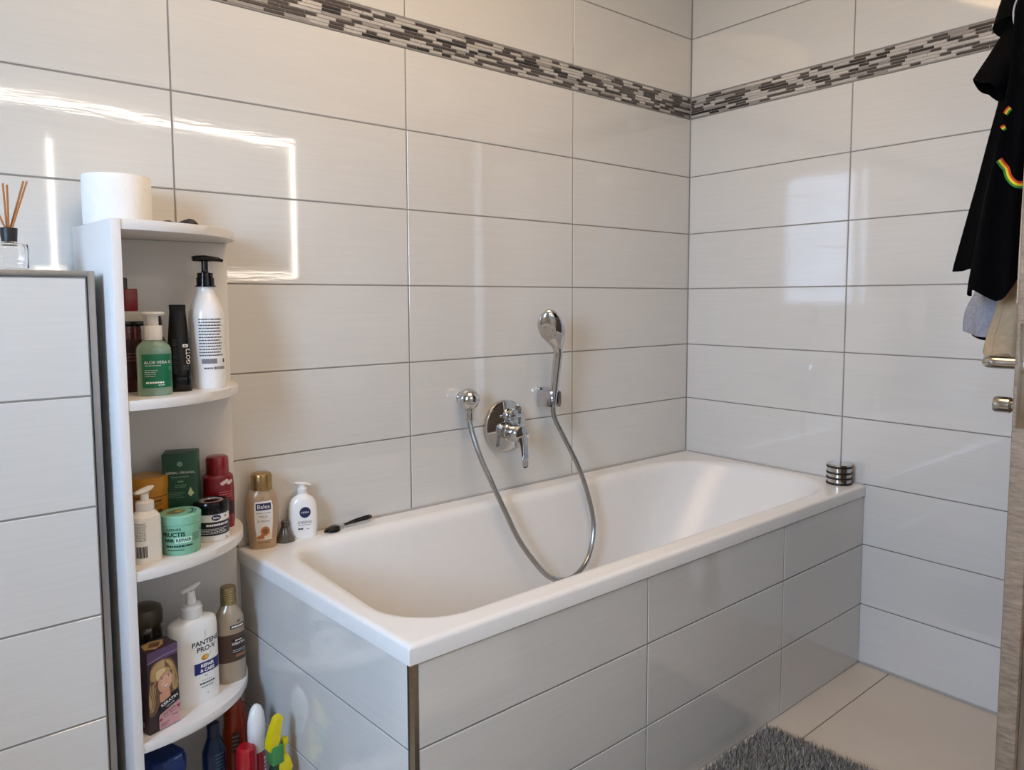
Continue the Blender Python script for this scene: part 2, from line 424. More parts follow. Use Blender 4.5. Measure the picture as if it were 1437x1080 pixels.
bg = N['Background']; L.new(cr.outputs['Color'], bg.inputs['Color']); bg.inputs['Strength'].default_value = 26
al = bpy.data.lights.new('window_portal', 'AREA'); al.shape = 'RECTANGLE'; al.size = WZ1-WZ0; al.size_y = WY1-WY0
al.cycles.is_portal = True
ao = bpy.data.objects.new('window_portal', al); COL.objects.link(ao); ao.location = (XL-.15, (WY0+WY1)/2, (WZ0+WZ1)/2)
ao.rotation_euler = (0, -PI/2, 0)

# ------------------------------------------------------------------ bathtub
TZ = .5679; TR = .0342; TD = .6799
def xend(y): return -1.6864+(.0516)*(-y/TD)          # the tub end runs slightly out of square
tub = thing('bathtub', 'white built-in bathtub with grey tiled panels along the back wall', 'bathtub')
def sdf_open(x, y):
    # opening: rounded rectangle with a tighter radius at the left end
    x0, x1, y0, y1 = -1.599, -.050, -.617, -.081
    cx, cy = (x0+x1)/2, (y0+y1)/2; hx, hy = (x1-x0)/2, (y1-y0)/2
    r = (.13 if y < cy else .09) if x < cx else (.17 if y < cy else .25)
    qx, qy = abs(x-cx)-hx+r, abs(y-cy)-hy+r
    return math.hypot(max(qx, 0), max(qy, 0))+min(max(qx, qy), 0)-r
CX, CY = -.855, -.3635
def ray_hit(f, a):
    lo, hi = 0, 1.6
    for _ in range(44):
        md = (lo+hi)/2
        if f(CX+md*math.cos(a), CY+md*math.sin(a)) < 0: lo = md
        else: hi = md
    return lo
def sdf_outer(x, y, o=0):
    return max(xend(y)+o-x, x-(-.0005)+o, y+.0005+o, -TD-y+o)
ang = sorted([math.atan2(y-CY, x-CX) for x, y in ((xend(0), 0), (0, 0), (0, -TD), (xend(-TD), -TD))])
AN = []
for i in range(4):
    a, b = ang[i], ang[(i+1) % 4]+(2*PI if i == 3 else 0)
    # even spacing along the edge rather than in angle
    n = 44 if (i % 2 == 0) else 30
    for k in range(n):
        AN.append(a+(b-a)*k/n)
extra = [a+s for a in ang for s in (-.006, -.003, .003, .006)]
AN = sorted(set([(a+PI) % (2*PI)-PI for a in AN+extra]))
def outer(o, z): return [Vector((CX+ray_hit(lambda x, y: sdf_outer(x, y, o), a)*math.cos(a), CY+ray_hit(lambda x, y: sdf_outer(x, y, o), a)*math.sin(a), z)) for a in AN]
OP = [Vector((CX+ray_hit(sdf_open, a)*math.cos(a), CY+ray_hit(sdf_open, a)*math.sin(a), 0)) for a in AN]
OPN = []
for i in range(len(OP)):
    t = (OP[(i+1) % len(OP)]-OP[i-1]); n = Vector((-t.y, t.x, 0)).normalized()     # inward
    OPN.append(n if n.dot(Vector((CX, CY, 0))-OP[i]) > 0 else -n)
rings = [outer(.012, TZ-TR), outer(0, TZ-TR), outer(0, TZ-.008), outer(.0012, TZ-.0045), outer(.004, TZ-.0015), outer(.008, TZ), outer(.012, TZ)]
for d, z in ((-.022, 0), (-.018, 0), (-.010, -.0015), (-.002, -.006), (.004, -.013), (.008, -.022)):
    rings.append([Vector((p.x+n.x*d, p.y+n.y*d, TZ+z)) for p, n in zip(OP, OPN)])
# the bowl
def bowl(z):                        # fractions of the opening; sloped right end, steep left end
    t = max(0, min(1, (TZ-.022-z)/.40))
    ix0, ix1 = -1.591+.10*t**1.2, -.058-.36*t**1.05
    iy0, iy1 = -.609+.055*t, -.089-.065*t
    if t > .8:
        q = (t-.8)/.2; q = 1-math.sqrt(max(0, 1-q*q)); s = .10*q
        ix0 += s; ix1 -= s; iy0 += s; iy1 -= s
    return ix0, ix1, iy0, iy1, t
for k in range(1, 27):
    t = k/26 if k < 20 else 1-(1-19/26)*((26-k)/7)**1.8
    z = TZ-.022-.40*t; x0, x1, y0, y1, tt = bowl(z); ring = []
    for p, n in zip(OP, OPN):
        q = p+n*.008
        fx_, fy_ = (q.x+1.591)/(1.533), (q.y+.609)/(.520)
        ring.append(Vector((x0+(x1-x0)*fx_, y0+(y1-y0)*fy_, z)))
    rings.append(ring)
mb = MB(); mb.loft(rings, 0, False, False)
n = len(AN); base = len(mb.v)-n
mb.v.append((-.95, CY, TZ-.426)); mb.f += [(base+i, base+(i+1) % n, len(mb.v)-1) for i in range(n)]; mb.m += [0]*n
mb.build('tub_shell', ENAMEL, tub, sharp=50)
mb = MB()
tile_grid(mb, lambda u, w_, d: Vector((u, -TD+.004-d, w_)), [xend(-TD)+.018, -1.023, -.4601, 0], [0, .1883, .3786, TZ-TR-.002])
mb.box(xend(-TD)+.02, -.001, -TD+.0075, -TD+.02, 0, TZ-TR-.001, mi=1)
mb.build('front_panel', [TILE, GROUT], tub)
mb = MB()
tile_grid(mb, lambda u, w_, d: Vector((xend(u)+.005-d, u, w_)), [0, -TD+.018], [0, .1883, .3786, TZ-TR-.002])
v0 = [(xend(y)+o, y, z) for z in (0, TZ-TR-.001) for y, o in ((-.002, .008), (-TD+.02, .008), (-TD+.02, .02), (-.002, .02))]
mb.add(v0, [(0, 1, 2, 3), (7, 6, 5, 4), (0, 4, 5, 1), (1, 5, 6, 2), (2, 6, 7, 3), (3, 7, 4, 0)], 1)
mb.build('end_panel', [TILE, GROUT], tub)
xe = xend(-TD)
mb = MB(); q = [(xe+.005, -TD+.018), (xe+.0045, -TD+.010), (xe+.007, -TD+.0065), (xe+.010, -TD+.0035), (xe+.018, -TD+.0035), (xe+.018, -TD+.012), (xe+.012, -TD+.018)]
mb.prism(q, 0, TZ-TR-.0015); mb.build('corner_trim', DSTEEL, tub)
# silicone bead between rim and wall
mb = MB(); mb.tube([(-1.684, -.003, TZ+.001), (-.003, -.003, TZ+.001), (-.003, -TD+.004, TZ+.001)], .0026, 8); mb.build('silicone_bead', pm('bath silicone', '#b8b3ae', .5), tub)

# ------------------------------------------------------------------ tub fittings
fx_ = thing('bath_mixer', 'round chrome bath mixer plate with lever on the back wall', 'tap', (-.886, -.0005, .763))
RX = Matrix.Rotation(PI/2, 4, 'X')         # lathe axis towards -y
mb = MB(); mb.lathe([(.078, 0), (.078, .006), (.0765, .010), (.073, .012), (.0, .0125)], 64, T=RX); mb.build('plate', CHROME, fx_)
T = Matrix.Translation((.008, 0, -.018)) @ RX
mb = MB(); mb.lathe([(.029, .011), (.029, .024), (.026, .027), (.026, .050), (.0275, .052), (.0275, .072), (.025, .078), (.012, .081), (.0, .0815)], 48, T=T); mb.build('cartridge', CHROME, fx_)
mb = MB(); mb.loft([[Vector((.008+w_*sx, -y, z+h*sz)) for sx, sz in ((1, .6), (.6, 1), (-.6, 1), (-1, .6), (-1, -.6), (-.6, -1), (.6, -1), (1, -.6))] for y, z, w_, h in
    ((.058, -.018, .018, .018), (.072, -.022, .020, .018), (.082, -.040, .017, .012), (.086, -.062, .013, .010), (.089, -.085, .012, .008), (.090, -.105, .011, .007), (.090, -.110, .008, .005))])
mb.build('lever', CHROME, fx_)
T = Matrix.Translation((.010, 0, .033)) @ RX
mb = MB(); mb.lathe([(.021, .011), (.021, .017), (.017, .019), (.016, .034), (.014, .037), (.0, .0375)], 40, T=T)
mb.box(-.010, .030, -.045, -.034, .028, .038, .002); mb.build('diverter_knob', CHROME, fx_)
el = thing('wall_elbow', 'chrome ball shaped wall elbow feeding the shower hose', 'elbow', (-1.042, -.0005, .8605))
mb = MB(); mb.lathe([(.019, 0), (.019, .004), (.016, .008)], 40, T=RX)
for k in range(1): mb.lathe([(.0305*math.sin(PI*i/20), .036-.0315*math.cos(PI*i/20)) for i in range(0, 21)], 40, T=RX)
mb.build('ball', CHROME, el)
mb = MB(); mb.lathe([(.0125, -.022), (.0125, -.034), (.0108, -.036), (.0108, -.060), (.0085, -.063)], 28, T=Matrix.Translation((0, -.038, 0))); mb.build('hose_nut', CHROME, el)
hp = catmull([(-1.042, -.0385, .80), (-1.039, -.048, .765), (-1.030, -.072, .70), (-1.008, -.102, .62), (-.985, -.124, .55), (-.95, -.142, .465), (-.905, -.155, .395), (-.85, -.162, .335),
              (-.785, -.164, .309), (-.72, -.160, .320), (-.668, -.150, .363), (-.640, -.138, .44), (-.648, -.122, .53), (-.675, -.104, .625), (-.715, -.080, .72), (-.740, -.066, .78), (-.744, -.064, .818)], 14)
mb = MB(); d = [hp[0]]
for a, b in zip(hp, hp[1:]):
    for k in (1, 2): d.append(a.lerp(b, k/2))
mb.tube(d, [.0072+(.0007 if i % 2 else 0) for i in range(len(d))], 12)
tag(mb.build('shower_hose', pm('spiral chrome hose', '#a9abac', .18, 1, .05), sharp=80), 'grey metal shower hose looping down into the bathtub', 'hose')
hs = thing('hand_shower', 'chrome hand shower with oval head leaning in the wall bracket', 'shower head', (-.742, -.064, .835))
def R3(px, z): return px
mb = MB(); hpth = catmull([(-.004, 0, -.02), (-.002, -.002, .01), (.002, -.005, .06), (.006, -.008, .11), (.008, -.011, .14), (.005, -.013, .160)], 6)
mb.tube(hpth, [.0108+.003*min(1, i/18) for i in range(len(hpth))], 20); mb.build('handle', CHROME, hs)
mb = MB(); rg = []
ax = [(.006, -.012, .150, .0135, .012), (.002, -.014, .165, .018, .014), (-.009, -.017, .183, .028, .017), (-.022, -.020, .205, .0375, .020), (-.033, -.023, .228, .0395, .020), (-.041, -.025, .250, .034, .017), (-.046, -.027, .266, .022, .012), (-.0485, -.028, .274, .010, .006), (-.049, -.028, .277, .001, .001)]
u = Vector((.78, -.60, .16)).normalized(); v = Vector((-.62, -.78, 0)).normalized()
ax = [q for q in (tuple(.5*((2*b_)+(-a_+c_)*t+(2*a_-5*b_+4*c_-d_)*t*t+(-a_+3*b_-3*c_+d_)*t**3) for a_, b_, c_, d_ in zip(ax[max(i-1, 0)], ax[i], ax[i+1], ax[min(i+2, len(ax)-1)])) for i in range(len(ax)-1) for t in (0, .25, .5, .75))]+[ax[-1]]
for x, y, z, a, b in ax:
    rg.append([Vector((x, y, z))+u*a*math.cos(2*PI*i/40)+v*b*math.sin(2*PI*i/40) for i in range(40)])
mb.loft(rg); mb.build('head', CHROME, hs, sharp=70)
mb = MB(); nrm = (v-u*.30).normalized(); uu = Vector((-.028, -.006, .11)); uu = (uu-nrm*uu.dot(nrm)).normalized(); vv = nrm.cross(uu)
c0 = Vector((-.031, -.022, .220))-u*.006
mb.loft([[c0+nrm*dd+uu*(.036*rr*math.cos(2*PI*i/32))+vv*(.0245*rr*math.sin(2*PI*i/32)) for i in range(32)] for rr, dd in ((1, .008), (1, .0185), (.94, .0205), (.8, .0208), (.001, .0208))], 0)
for k in range(14):
    a = 2*PI*k/14; c1 = c0+nrm*.0208+uu*.024*math.cos(a)+vv*.016*math.sin(a)
    mb.loft([[c1+nrm*dd+uu*(.0017*rr*math.cos(2*PI*i/8))+vv*(.0017*rr*math.sin(2*PI*i/8)) for i in range(8)] for rr, dd in ((1, 0), (.8, .0012))], 1)
mb.build('spray_face', [CHROME, pm('grey nozzle rubber', '#6f7276', .5)], hs)
br = thing('shower_bracket', 'square chrome wall bracket holding the hand shower', 'bracket', (-.742, -.0005, .813))
mb = MB(); mb.box(-.012, .026, -.012, 0, -.004, .056, .003); mb.build('wall_plate', CHROME, br)
mb = MB()
for sx in (-1, 1): mb.box(sx*.0155-.003, sx*.0155+.003, -.080, -.010, .0, .050, .002)
mb.box(-.0155, .0155, -.048, -.010, .0, .050, .002); mb.build('cradle', CHROME, br)

# ------------------------------------------------------------------ items on the tub rim
def pump(parent, z, mat, collar_r=.015, collar_h=.018, stem_h=.02, head_w=.04, head_r=.009, style='bar', name='pump'):
    mb = MB(); mb.lathe([(collar_r, z), (collar_r, z+collar_h*.85), (collar_r*.9, z+collar_h), (.006, z+collar_h+.001), (.0055, z+collar_h+stem_h)], 28)
    t = z+collar_h+stem_h
    if style == 'bar':
        mb.tube([(-head_w*.30, 0, t+.002), (-head_w*.15, 0, t+.004), (0, 0, t+.0045), (head_w*.3, 0, t+.004), (head_w*.55, 0, t+.001), (head_w*.70, 0, t-.004)],
                [(head_r*.3, head_r*.7), (head_r*.55, head_r*1.0), (head_r*.6, head_r), (head_r*.5, head_r*.8), (head_r*.42, head_r*.6), (head_r*.3, head_r*.45)], 14)
    elif style == 'disc':
        mb.lathe([(.008, t-.004), (head_w/2*.85, t-.001), (head_w/2, t+.001), (head_w/2, t+.003), (head_w/2*.9, t+.0045), (.0, t+.005)], 28)
    return mb.build(name, mat, parent)

b = thing('shower_cream_bottle', 'tan and gold shower cream bottle on the tub rim by the shelf', 'bottle', (-1.638, -.036, TZ), math.radians(-14))
B = Body([(0, .0285, .019, 2.5), (.002, .0295, .0198, 2.5), (.025, .0315, .021, 2.4), (.06, .0355, .0225, 2.3), (.095, .0365, .023, 2.2), (.118, .0335, .022, 2.1), (.132, .027, .020, 2), (.138, .0225, .0195, 2)])
B.mesh().build('body', pm('pearl tan plastic', '#b79a7b', .28, .25, .03, coat=.3), b)
mb = MB(); mb.lathe([(.0235, .137), (.0235, .168), (.022, .173), (.017, .1755), (.0, .176)], 36); mb.build('cap', GOLDP, b)
p = Print(B.surf())
M5 = [WHITEP, NAVY, WINK, pm('brown print', '#8a5a33', .5), pm('honey orange', '#c4783c', .5), pm('pale cream print', '#e8d3b0', .5), GINK]
p.poly([(-.018, .112), (.019, .113), (.0215, .10), (.0205, .06), (.0175, .022), (-.0155, .022), (-.0195, .06), (-.0205, .10)], 0, 0)
p.rect(-.0165, .017, .092, .108, 1, 1); p.text('Balea', .0003, .1, .0135, 2, 2, .00006)
p.rect(-.016, .016, .0845, .0858, 6, 1); p.text('MILK', 0, .0765, .0085, 6, 1); p.text('& Honey', 0, .0665, .0075, 6, 1)
p.ell(.003, .042, .0105, .0115, 4, 1); p.ell(.003, .042, .006, .0065, 3, 2); p.poly([(-.016, .03), (-.004, .036), (.002, .028), (.0, .024), (-.015, .024)], 4, 1)
p.poly([(.004, .03), (.016, .040), (.017, .027), (.008, .024)], 5, 1); p.text('Y', -.0003, .119, .008, 3, 1)
p.lines(-.013, .014, .013, .018, 1, 3, 0, .5)
p.build('label', M5, b)

b = thing('body_lotion_bottle', 'small white pump bottle with round navy logo on the tub rim', 'bottle', (-1.535, -.0245, TZ), math.radians(-16)); b.scale = (1.05, 1.0, 1.05)
B = Body([(0, .0285, .0165, 3), (.002, .030, .0175, 3), (.03, .0325, .019, 2.8), (.06, .0325, .019, 2.6), (.078, .030, .018, 2.3), (.090, .024, .016, 2.1), (.097, .014, .0125, 2), (.101, .0105, .0105, 2)])
B.mesh().build('body', CREAMP, b)
mb = MB(); mb.lathe([(.0105, .100), (.0108, .113), (.0075, .116), (.0075, .122)], 24)
mb.tube([(-.017, 0, .127), (-.010, 0, .126), (0, 0, .1245), (.010, 0, .123), (.018, 0, .119)], [(.0015, .004), (.003, .008), (.0035, .0085), (.003, .007), (.002, .005)], 12); mb.build('pump', WHITEP, b)
p = Print(B.surf()); p.ell(.003, .060, .0125, .0125, 0, 0); p.text('NIVEA', .003, .060, .0062, 1, 1, .00003)
p.text('intimo', .002, .038, .0125, 2, 0); p.lines(-.012, .015, .029, .033, 1, 2, 0, .35); p.lines(-.013, -.001, .020, .025, 1, 3, 0, .8); p.lines(.005, .012, .019, .023, 1, 2, 0, .4)
p.build('label', [NAVY, WINK, GINK, INK], b)

b = thing('smoked_cone', 'small smoky grey cone with ridged neck between the two tub bottles', 'stopper', (-1.583, -.030, TZ))
mb = MB(); mb.lathe([(.0215, 0), (.0235, .002), (.0235, .005), (.019, .011), (.0145, .020), (.0105, .030), (.0085, .034)], 36); mb.build('cone', pm('smoked plastic', '#6e6862', .12, var=.1, trans=.35), b)
mb = MB()
for k in range(3): mb.lathe([(.007, .034+.005*k), (.0085, .0355+.005*k), (.0085, .0375+.005*k), (.007, .039+.005*k)], 28)
mb.build('ridged_neck', pm('dark smoked plastic', '#4a4643', .2), b)

b = thing('razor', 'black safety razor lying along the tub rim', 'razor', (-1.430, -.033, TZ), math.radians(8)); b.scale = (1.22, 1.22, 1.1)
mb = MB()
mb.tube(catmull([(-.004, 0, .007), (.010, -.002, .009), (.03, -.006, .0105), (.055, -.0065, .011), (.064, -.003, .0115), (.066, .001, .0115), (.063, .005, .0115), (.03, .004, .0105), (.010, .001, .009), (-.004, 0, .007)], 6), (.0028), 10)
mb.build('handle', BLACKP, b)
mb = MB(); mb.tube([(-.018, 0, .006), (-.004, 0, .007), (.004, 0, .0075)], [(.0035, .003), (.003, .0035), (.003, .003)], 12); mb.build('neck', pm('grey plastic', '#9a9a9c', .3), b)
mb = MB(); mb.loft([[Vector((x, y, z)) for y, z in ((-w_, .001), (w_, .001), (w_, h*.6), (w_*.5, h), (-w_*.5, h), (-w_, h*.6))] for x, w_, h in ((-.046, .004, .006), (-.040, .011, .008), (-.028, .014, .011), (-.020, .012, .012), (-.014, .006, .010))])
mb.build('head', BLACKP, b)

b = thing('ringed_tin', 'round steel tin with black rings on the far tub corner', 'tin', (-.046, -.617, TZ))
SB = pm('polished steel', '#c4c2be', .12, 1, .04)
mb = MB(); mb.lathe([(.0355, .004), (.0355, .060), (.034, .0615), (.0, .0618)], 48); mb.build('body', SB, b)
RB = pm('black rubber', '#101010', .5)
for z in (.0003, .0170, .0330, .0515):
    mb = MB(); mb.lathe([(.035, z-.0002), (.0372, z+.0004), (.0378, z+.003), (.0372, z+.0060), (.035, z+.0066)], 48); mb.build('ring', RB, b)
mb = MB(); mb.lathe([(.036, .0575), (.0364, .0595), (.035, .0625), (.0, .063)], 48); mb.build('lid', SB, b)

# ------------------------------------------------------------------ corner shelf
SX, SK, RXs, RYs = -1.989, .0957, .280, .238       # panel outer face, skew, shelf radii
S1, S2, S3, S4 = 1.287, .960, .642, .311
def sk(p): return Vector((SX+p.x+SK*p.y, -.003-p.y, p.z))     # local (right, outwards, up)
sh = thing('corner_shelf', 'tall white corner shelf with rounded open boards beside the bathtub', 'shelf')
mb = MB(); mb.box(0, .0165, 0, RYs+.002, 0, S1, .0012, T=sk); mb.build('side_panel', WBOARD, sh)
mb = MB(); mb.box(.0165, .294, 0, .014, 0, S1-.019, .001, T=sk); mb.build('back_panel', WBOARD, sh)
def board(zt, th=.0185, y0=.014):
    n = 40; ol = [(.0168, y0), (.0168, RYs)]
    for i in range(1, n+1):
        a = PI/2*(1-i/n); e = .97
        ol.append((.0168+RXs*math.cos(a)**e, RYs*math.sin(a)**e if math.sin(a) > 0 else 0))
    ol = [q for q in ol if q[1] >= y0] + [(.0168+RXs, y0)]
    mb = MB(); mb.prism(ol, zt-th, zt, T=sk, bev=.0008); return mb.build('shelf_board', WBOARD, sh)
board(S1, y0=0)
for z in (S2, S3, S4): board(z)
board(.03)
def on_shelf(name, label, cat, x, y, z, rz=0): return thing(name, label, cat, (x, y, z), math.radians(rz))

# toilet roll and hair clip on the top board
b = thing('toilet_roll', 'white toilet roll standing on the top board of the corner shelf', 'toilet roll', (-1.922, -.085, S1))
mb = MB(); mb.lathe([(.022, .002), (.0595, 0), (.0605, .002), (.061, .05), (.0605, .0935), (.0598, .0945), (.022, .0935)], 64, cap0=False, cap1=False); 
mb.build('paper', pm('embossed tissue', '#f3f1ed', .95, var=.02, bump=.6, bscale=160, sheen=.2), b)
mb = MB(); mb.lathe([(.022, .002), (.022, .0935), (.0205, .0935), (.0205, .002), (.022, .002)], 40, cap0=False, cap1=False); mb.build('core', pm('grey cardboard', '#b6a58f', .9), b)
b = thing('hair_clip', 'small black rounded hair clip on the top board behind the roll', 'hair clip', (-1.818, -.150, S1), math.radians(-4))
mb = MB(); rg = []
for x, w_, h in ((-.045, .003, .003), (-.038, .006, .009), (-.028, .008, .011), (-.018, .007, .008), (-.010, .009, .008), (0, .014, .013), (.010, .017, .0165), (.018, .015, .015), (.025, .009, .009), (.028, .002, .003)):
    rg.append([Vector((x, w_*math.cos(PI*i/10), .0005+h*math.sin(PI*i/10))) for i in range(11)])
mb.loft(rg); mb.build('clip_body', pm('matt black plastic', '#141416', .45), b)

# --- second board: aloe bottle, black tube, big white pump bottle, dark red spray bottle
b = on_shelf('aloe_gel_bottle', 'clear green aloe gel pump bottle with dark green label', 'bottle', -1.888, -.172, S2, -6)
B = Body([(0, .028, .0225, 2.6), (.003, .0305, .0245, 2.6), (.04, .0305, .0245, 2.6), (.083, .0305, .0245, 2.6), (.094, .0285, .0225, 2.4), (.102, .021, .018, 2.1), (.106, .0145, .0145, 2), (.109, .0135, .0135, 2)])
B.mesh().build('body', pm('pale green plastic', '#b9dcc6', .06, var=.03, trans=.6, ior=1.35), b)
p = Print(B.surf()); GL = pm('dark green label', '#0f6b47', .35)
p.rect(-.0245, .032, .016, .080, 0, 0); p.text('ALOE VERA G', .0035, .064, .0078, 1, 1, .00004); p.lines(-.019, .010, .0565, .060, 1, 1, 1, .3)
p.lines(-.020, .003, .036, .051, 4, 1, 1, .2); p.ell(.025, .052, .004, .005, 2, 1); p.lines(-.018, .014, .0235, .028, 1, 1, 1, .75); p.lines(.003, .014, .0195, .022, 1, 1, 1, .5)
p.build('label', [GL, WINK, pm('mid green print', '#2c8a63', .4)], b)
mb = MB(); mb.lathe([(.0158, .106), (.0163, .108), (.0163, .132), (.0155, .1335), (.0105, .134), (.0105, .152), (.0195, .1545), (.0212, .1560), (.0212, .1585), (.019, .160), (0, .1602)], 36); mb.build('pump', WHITEP, b)

b = on_shelf('hair_cream_tube', 'black tapered squeeze tube standing on its cap beside the aloe bottle', 'tube', -1.834, -.140, S2, -10)
B = Body([(.028, .0215, .0185, 2.6), (.034, .0222, .0185, 2.5), (.08, .021, .0135, 2.3), (.125, .0178, .0065, 2.2), (.158, .0150, .0022, 2.2), (.160, .0150, .0016, 3), (.173, .0152, .0016, 3)], smooth=3)
B.mesh().build('body', pm('satin black plastic', '#0a0a0e', .25, ior=1.35), b)
Bc = Body([(0, .0215, .0185, 2.6), (.002, .0225, .0195, 2.6), (.025, .0225, .0195, 2.6), (.0285, .0218, .0188, 2.6)], smooth=1); Bc.mesh().build('cap', BLACKP, b)
p = Print(B.surf()); p.rect(.006, .0165, .088, .094, 0, 0); p.lines(.008, .015, .089, .093, 1, 1, 1, .5)
p.text('GOT2', .0165, .070, .012, 0, 0, .0002, rot=PI/2); p.lines(.006, .017, .043, .053, 4, 2, 0, .5); p.lines(-.012, -.004, .030+.006, .105, 20, 2, 0, .25)
p.build('label', [WINK, INK, pm('grey print', '#55555c', .5)], b)

b = on_shelf('large_shampoo_bottle', 'large white pump bottle with black pump and rows of small print', 'bottle', -1.770, -.112, S2, -4)
B = Body([(0, .031, .031, 2), (.003, .0345, .0345, 2), (.03, .036, .036, 2), (.125, .036, .036, 2), (.155, .0345, .0345, 2), (.18, .026, .026, 2), (.197, .0185, .0185, 2), (.206, .0170, .0170, 2), (.210, .0170, .0170, 2)])
B.mesh().build('body', CREAMP, b)
mb = MB(); mb.lathe([(.0205, .2095), (.0205, .212), (.0175, .2125), (.0175, .228), (.0155, .229), (.0155, .238), (.0075, .239), (.0065, .243), (.0065, .262)], 32)
mb.tube([(-.024, 0, .267), (-.018, 0, .2675), (0, 0, .268), (.014, 0, .2675), (.026, 0, .2665), (.036, 0, .264)], [(.005, .006), (.0062, .009), (.0068, .0095), (.0055, .008), (.0045, .006), (.003, .004)], 14)
mb.build('pump', BLACKP, b)
p = Print(B.surf()); p.lines(-.024, .024, .066, .146, 13, 0, 0, .42, .12, 3); p.rect(-.020, .010, .052, .062, 1, 0); p.rect(.012, .020, .054, .060, 2, 0); p.rect(.024, .0285, .053, .061, 0, 0)
p.lines(-.016, .002, .040, .045, 1, 0, 0, .6); p.rect(.003, .028, .0395, .0455, 0, 0)
for k in range(9): p.rect(.004+k*.0026, .0048+k*.0026, .0395, .0455, 2, 1, nu=1)
p.build('label', [pm('soft black ink', '#4a4a4c', .5), GINK, WINK], b)

b = on_shelf('red_spray_bottle', 'dark red spray bottle with white collar at the back of the second board', 'bottle', -1.912, -.085, S2)
DR = pm('dark wine plastic', '#4a0f15', .2, coat=.3)
B = Body([(0, .020, .018, 2.6), (.003, .022, .02, 2.6), (.125, .022, .02, 2.6), (.132, .021, .019, 2.4)], smooth=1); B.mesh().build('body', DR, b)
p = Print(B.surf()); p.rect(-.02, .025, .03, .105, 0, 0); p.lines(-.012, .02, .06, .08, 3, 1, 1, .4); p.build('label', [pm('dark red label', '#35090d', .4), pm('red grey print', '#7a4a4a', .5)], b)
mb = MB(); mb.box(-.0225, .0225, -.0205, .0205, .140, .161, .003); mb.build('collar', pm('cream plastic', '#c9c3b8', .4), b)
mb = MB(); mb.box(-.0235, .0235, -.021, .021, .131, .141, .002); mb.build('black_band', BLACKP, b)
mb = MB(); mb.box(-.008, .0165, -.012, .012, .160, .205, .002); mb.build('cap', pm('red plastic', '#8a1620', .25), b)
mb = MB(); mb.box(-.016, -.0005, -.010, .010, .160, .2265, .002); mb.build('trigger', pm('dark brown plastic', '#241414', .3), b)

b = on_shelf('dark_pump_bottle', 'slim dark smoky bottle half hidden behind the aloe pump', 'bottle', -1.858, -.075, S2)
mb = MB(); mb.lathe([(.017, 0), (.018, .002), (.018, .085), (.0165, .1), (.009, .112), (.008, .122)], 28); mb.build('body', pm('smoky brown glass', '#3a302c', .15, trans=.3), b)
mb = MB(); mb.lathe([(.010, .120), (.010, .140), (.0085, .150), (0, .151)], 24); mb.build('cap', pm('dark cap', '#2a2624', .3), b)

# --- third board
b = on_shelf('hand_lotion_bottle', 'white lotion pump bottle with barcode at the left front edge', 'bottle', -1.9175, -.184, S3, 22)
B = Body([(0, .0225, .018, 3), (.003, .025, .0205, 3.2), (.079, .025, .0205, 3.2), (.090, .023, .019, 2.8), (.097, .018, .0165, 2.3), (.100, .0155, .0155, 2)])
B.mesh().build('body', CREAMP, b)
mb = MB(); mb.lathe([(.0158, .099), (.0162, .101), (.0162, .115), (.0145, .117), (.0075, .118), (.007, .130), (.009, .133)], 30)
mb.tube([(-.019, .0, .135), (-.009, 0, .136), (0, 0, .1375), (.011, 0, .140), (.018, 0, .142)], [(.0025, .005), (.0045, .009), (.005, .0095), (.0045, .008), (.002, .004)], 14); mb.build('pump', WHITEP, b)
p = Print(B.surf(-PI/2-.9)); p.lines(-.012, .010, .045, .080, 14, 0, 0, .45, .1, 5); p.rect(-.012, .011, .012, .036, 1, 0)
for k in range(12): p.rect(-.011+k*.0018, -.0102+k*.0018+.0004*(k % 3), .013, .035, 2, 1, nu=1)
p.build('label', [GINK, WINK, INK], b)

b = on_shelf('mint_hair_mask_jar', 'mint green hair mask jar with dark lettering and flat lid', 'jar', -1.850, -.166, S3, -12)
MINT = pm('mint plastic', '#80bb9d', .3, var=.02); MINTL = pm('mint lid', '#86c0a4', .32, var=.02)
B = Body([(0, .034, .034, 2), (.002, .0355, .0355, 2), (.058, .0375, .0375, 2), (.060, .037, .037, 2)], smooth=1); B.mesh().build('body', MINT, b)
mb = MB(); mb.lathe([(.0382, .0605), (.0385, .062), (.0385, .077), (.037, .079), (.034, .0793), (.033, .0785), (.0, .0785)], 56); lid = mb.build('lid', MINTL, b)
p = Print(B.surf()); p.text('GARNIER', -.016, .0525, .0072, 0, 0, .0001); p.text('FRUCTIS', -.0165, .0425, .0118, 0, 0, .0004); p.text('HAIR', -.025, .031, .0085, 0, 0, .0004)
p.rect(-.013, .018, .0255, .0365, 2, 0); p.text('REPAIR', .0025, .031, .009, 0, 1, .0002); p.lines(.02, .042, .026, .042, 4, 0, 0, .35); p.lines(-.03, .022, .0165, .022, 1, 0, 0, .7); p.lines(-.028, .004, .0095, .0135, 1, 0, 0, .5)
p.rect(.040, .046, .042, .047, 0, 0)
fl = flat((0, 0, .0786), (1, 0, 0), (0, 1, 0)); pl = Print(fl); pl.ell(-.008, .002, .018, .013, 1, 0, rot=.4); pl.ell(-.002, .004, .008, .006, 3, 1); pl.stroke([(.012, -.018), (.022, -.006), (.024, .008), (.018, .02)], .0025, 0, 0)
pl.stroke([(.017, -.020), (.0275, -.006), (.029, .008), (.022, .022)], .0015, 0, 0)
pl.build('lid_print', [pm('navy green ink', '#1d3f4d', .4), pm('lid brown print', '#7d7a52', .5), WINK, pm('lid gold print', '#c8b478', .5)], lid)
p.build('label', [pm('dark teal ink', '#173834', .5), WINK, pm('pale mint print', '#bfe3d0', .5)], b)

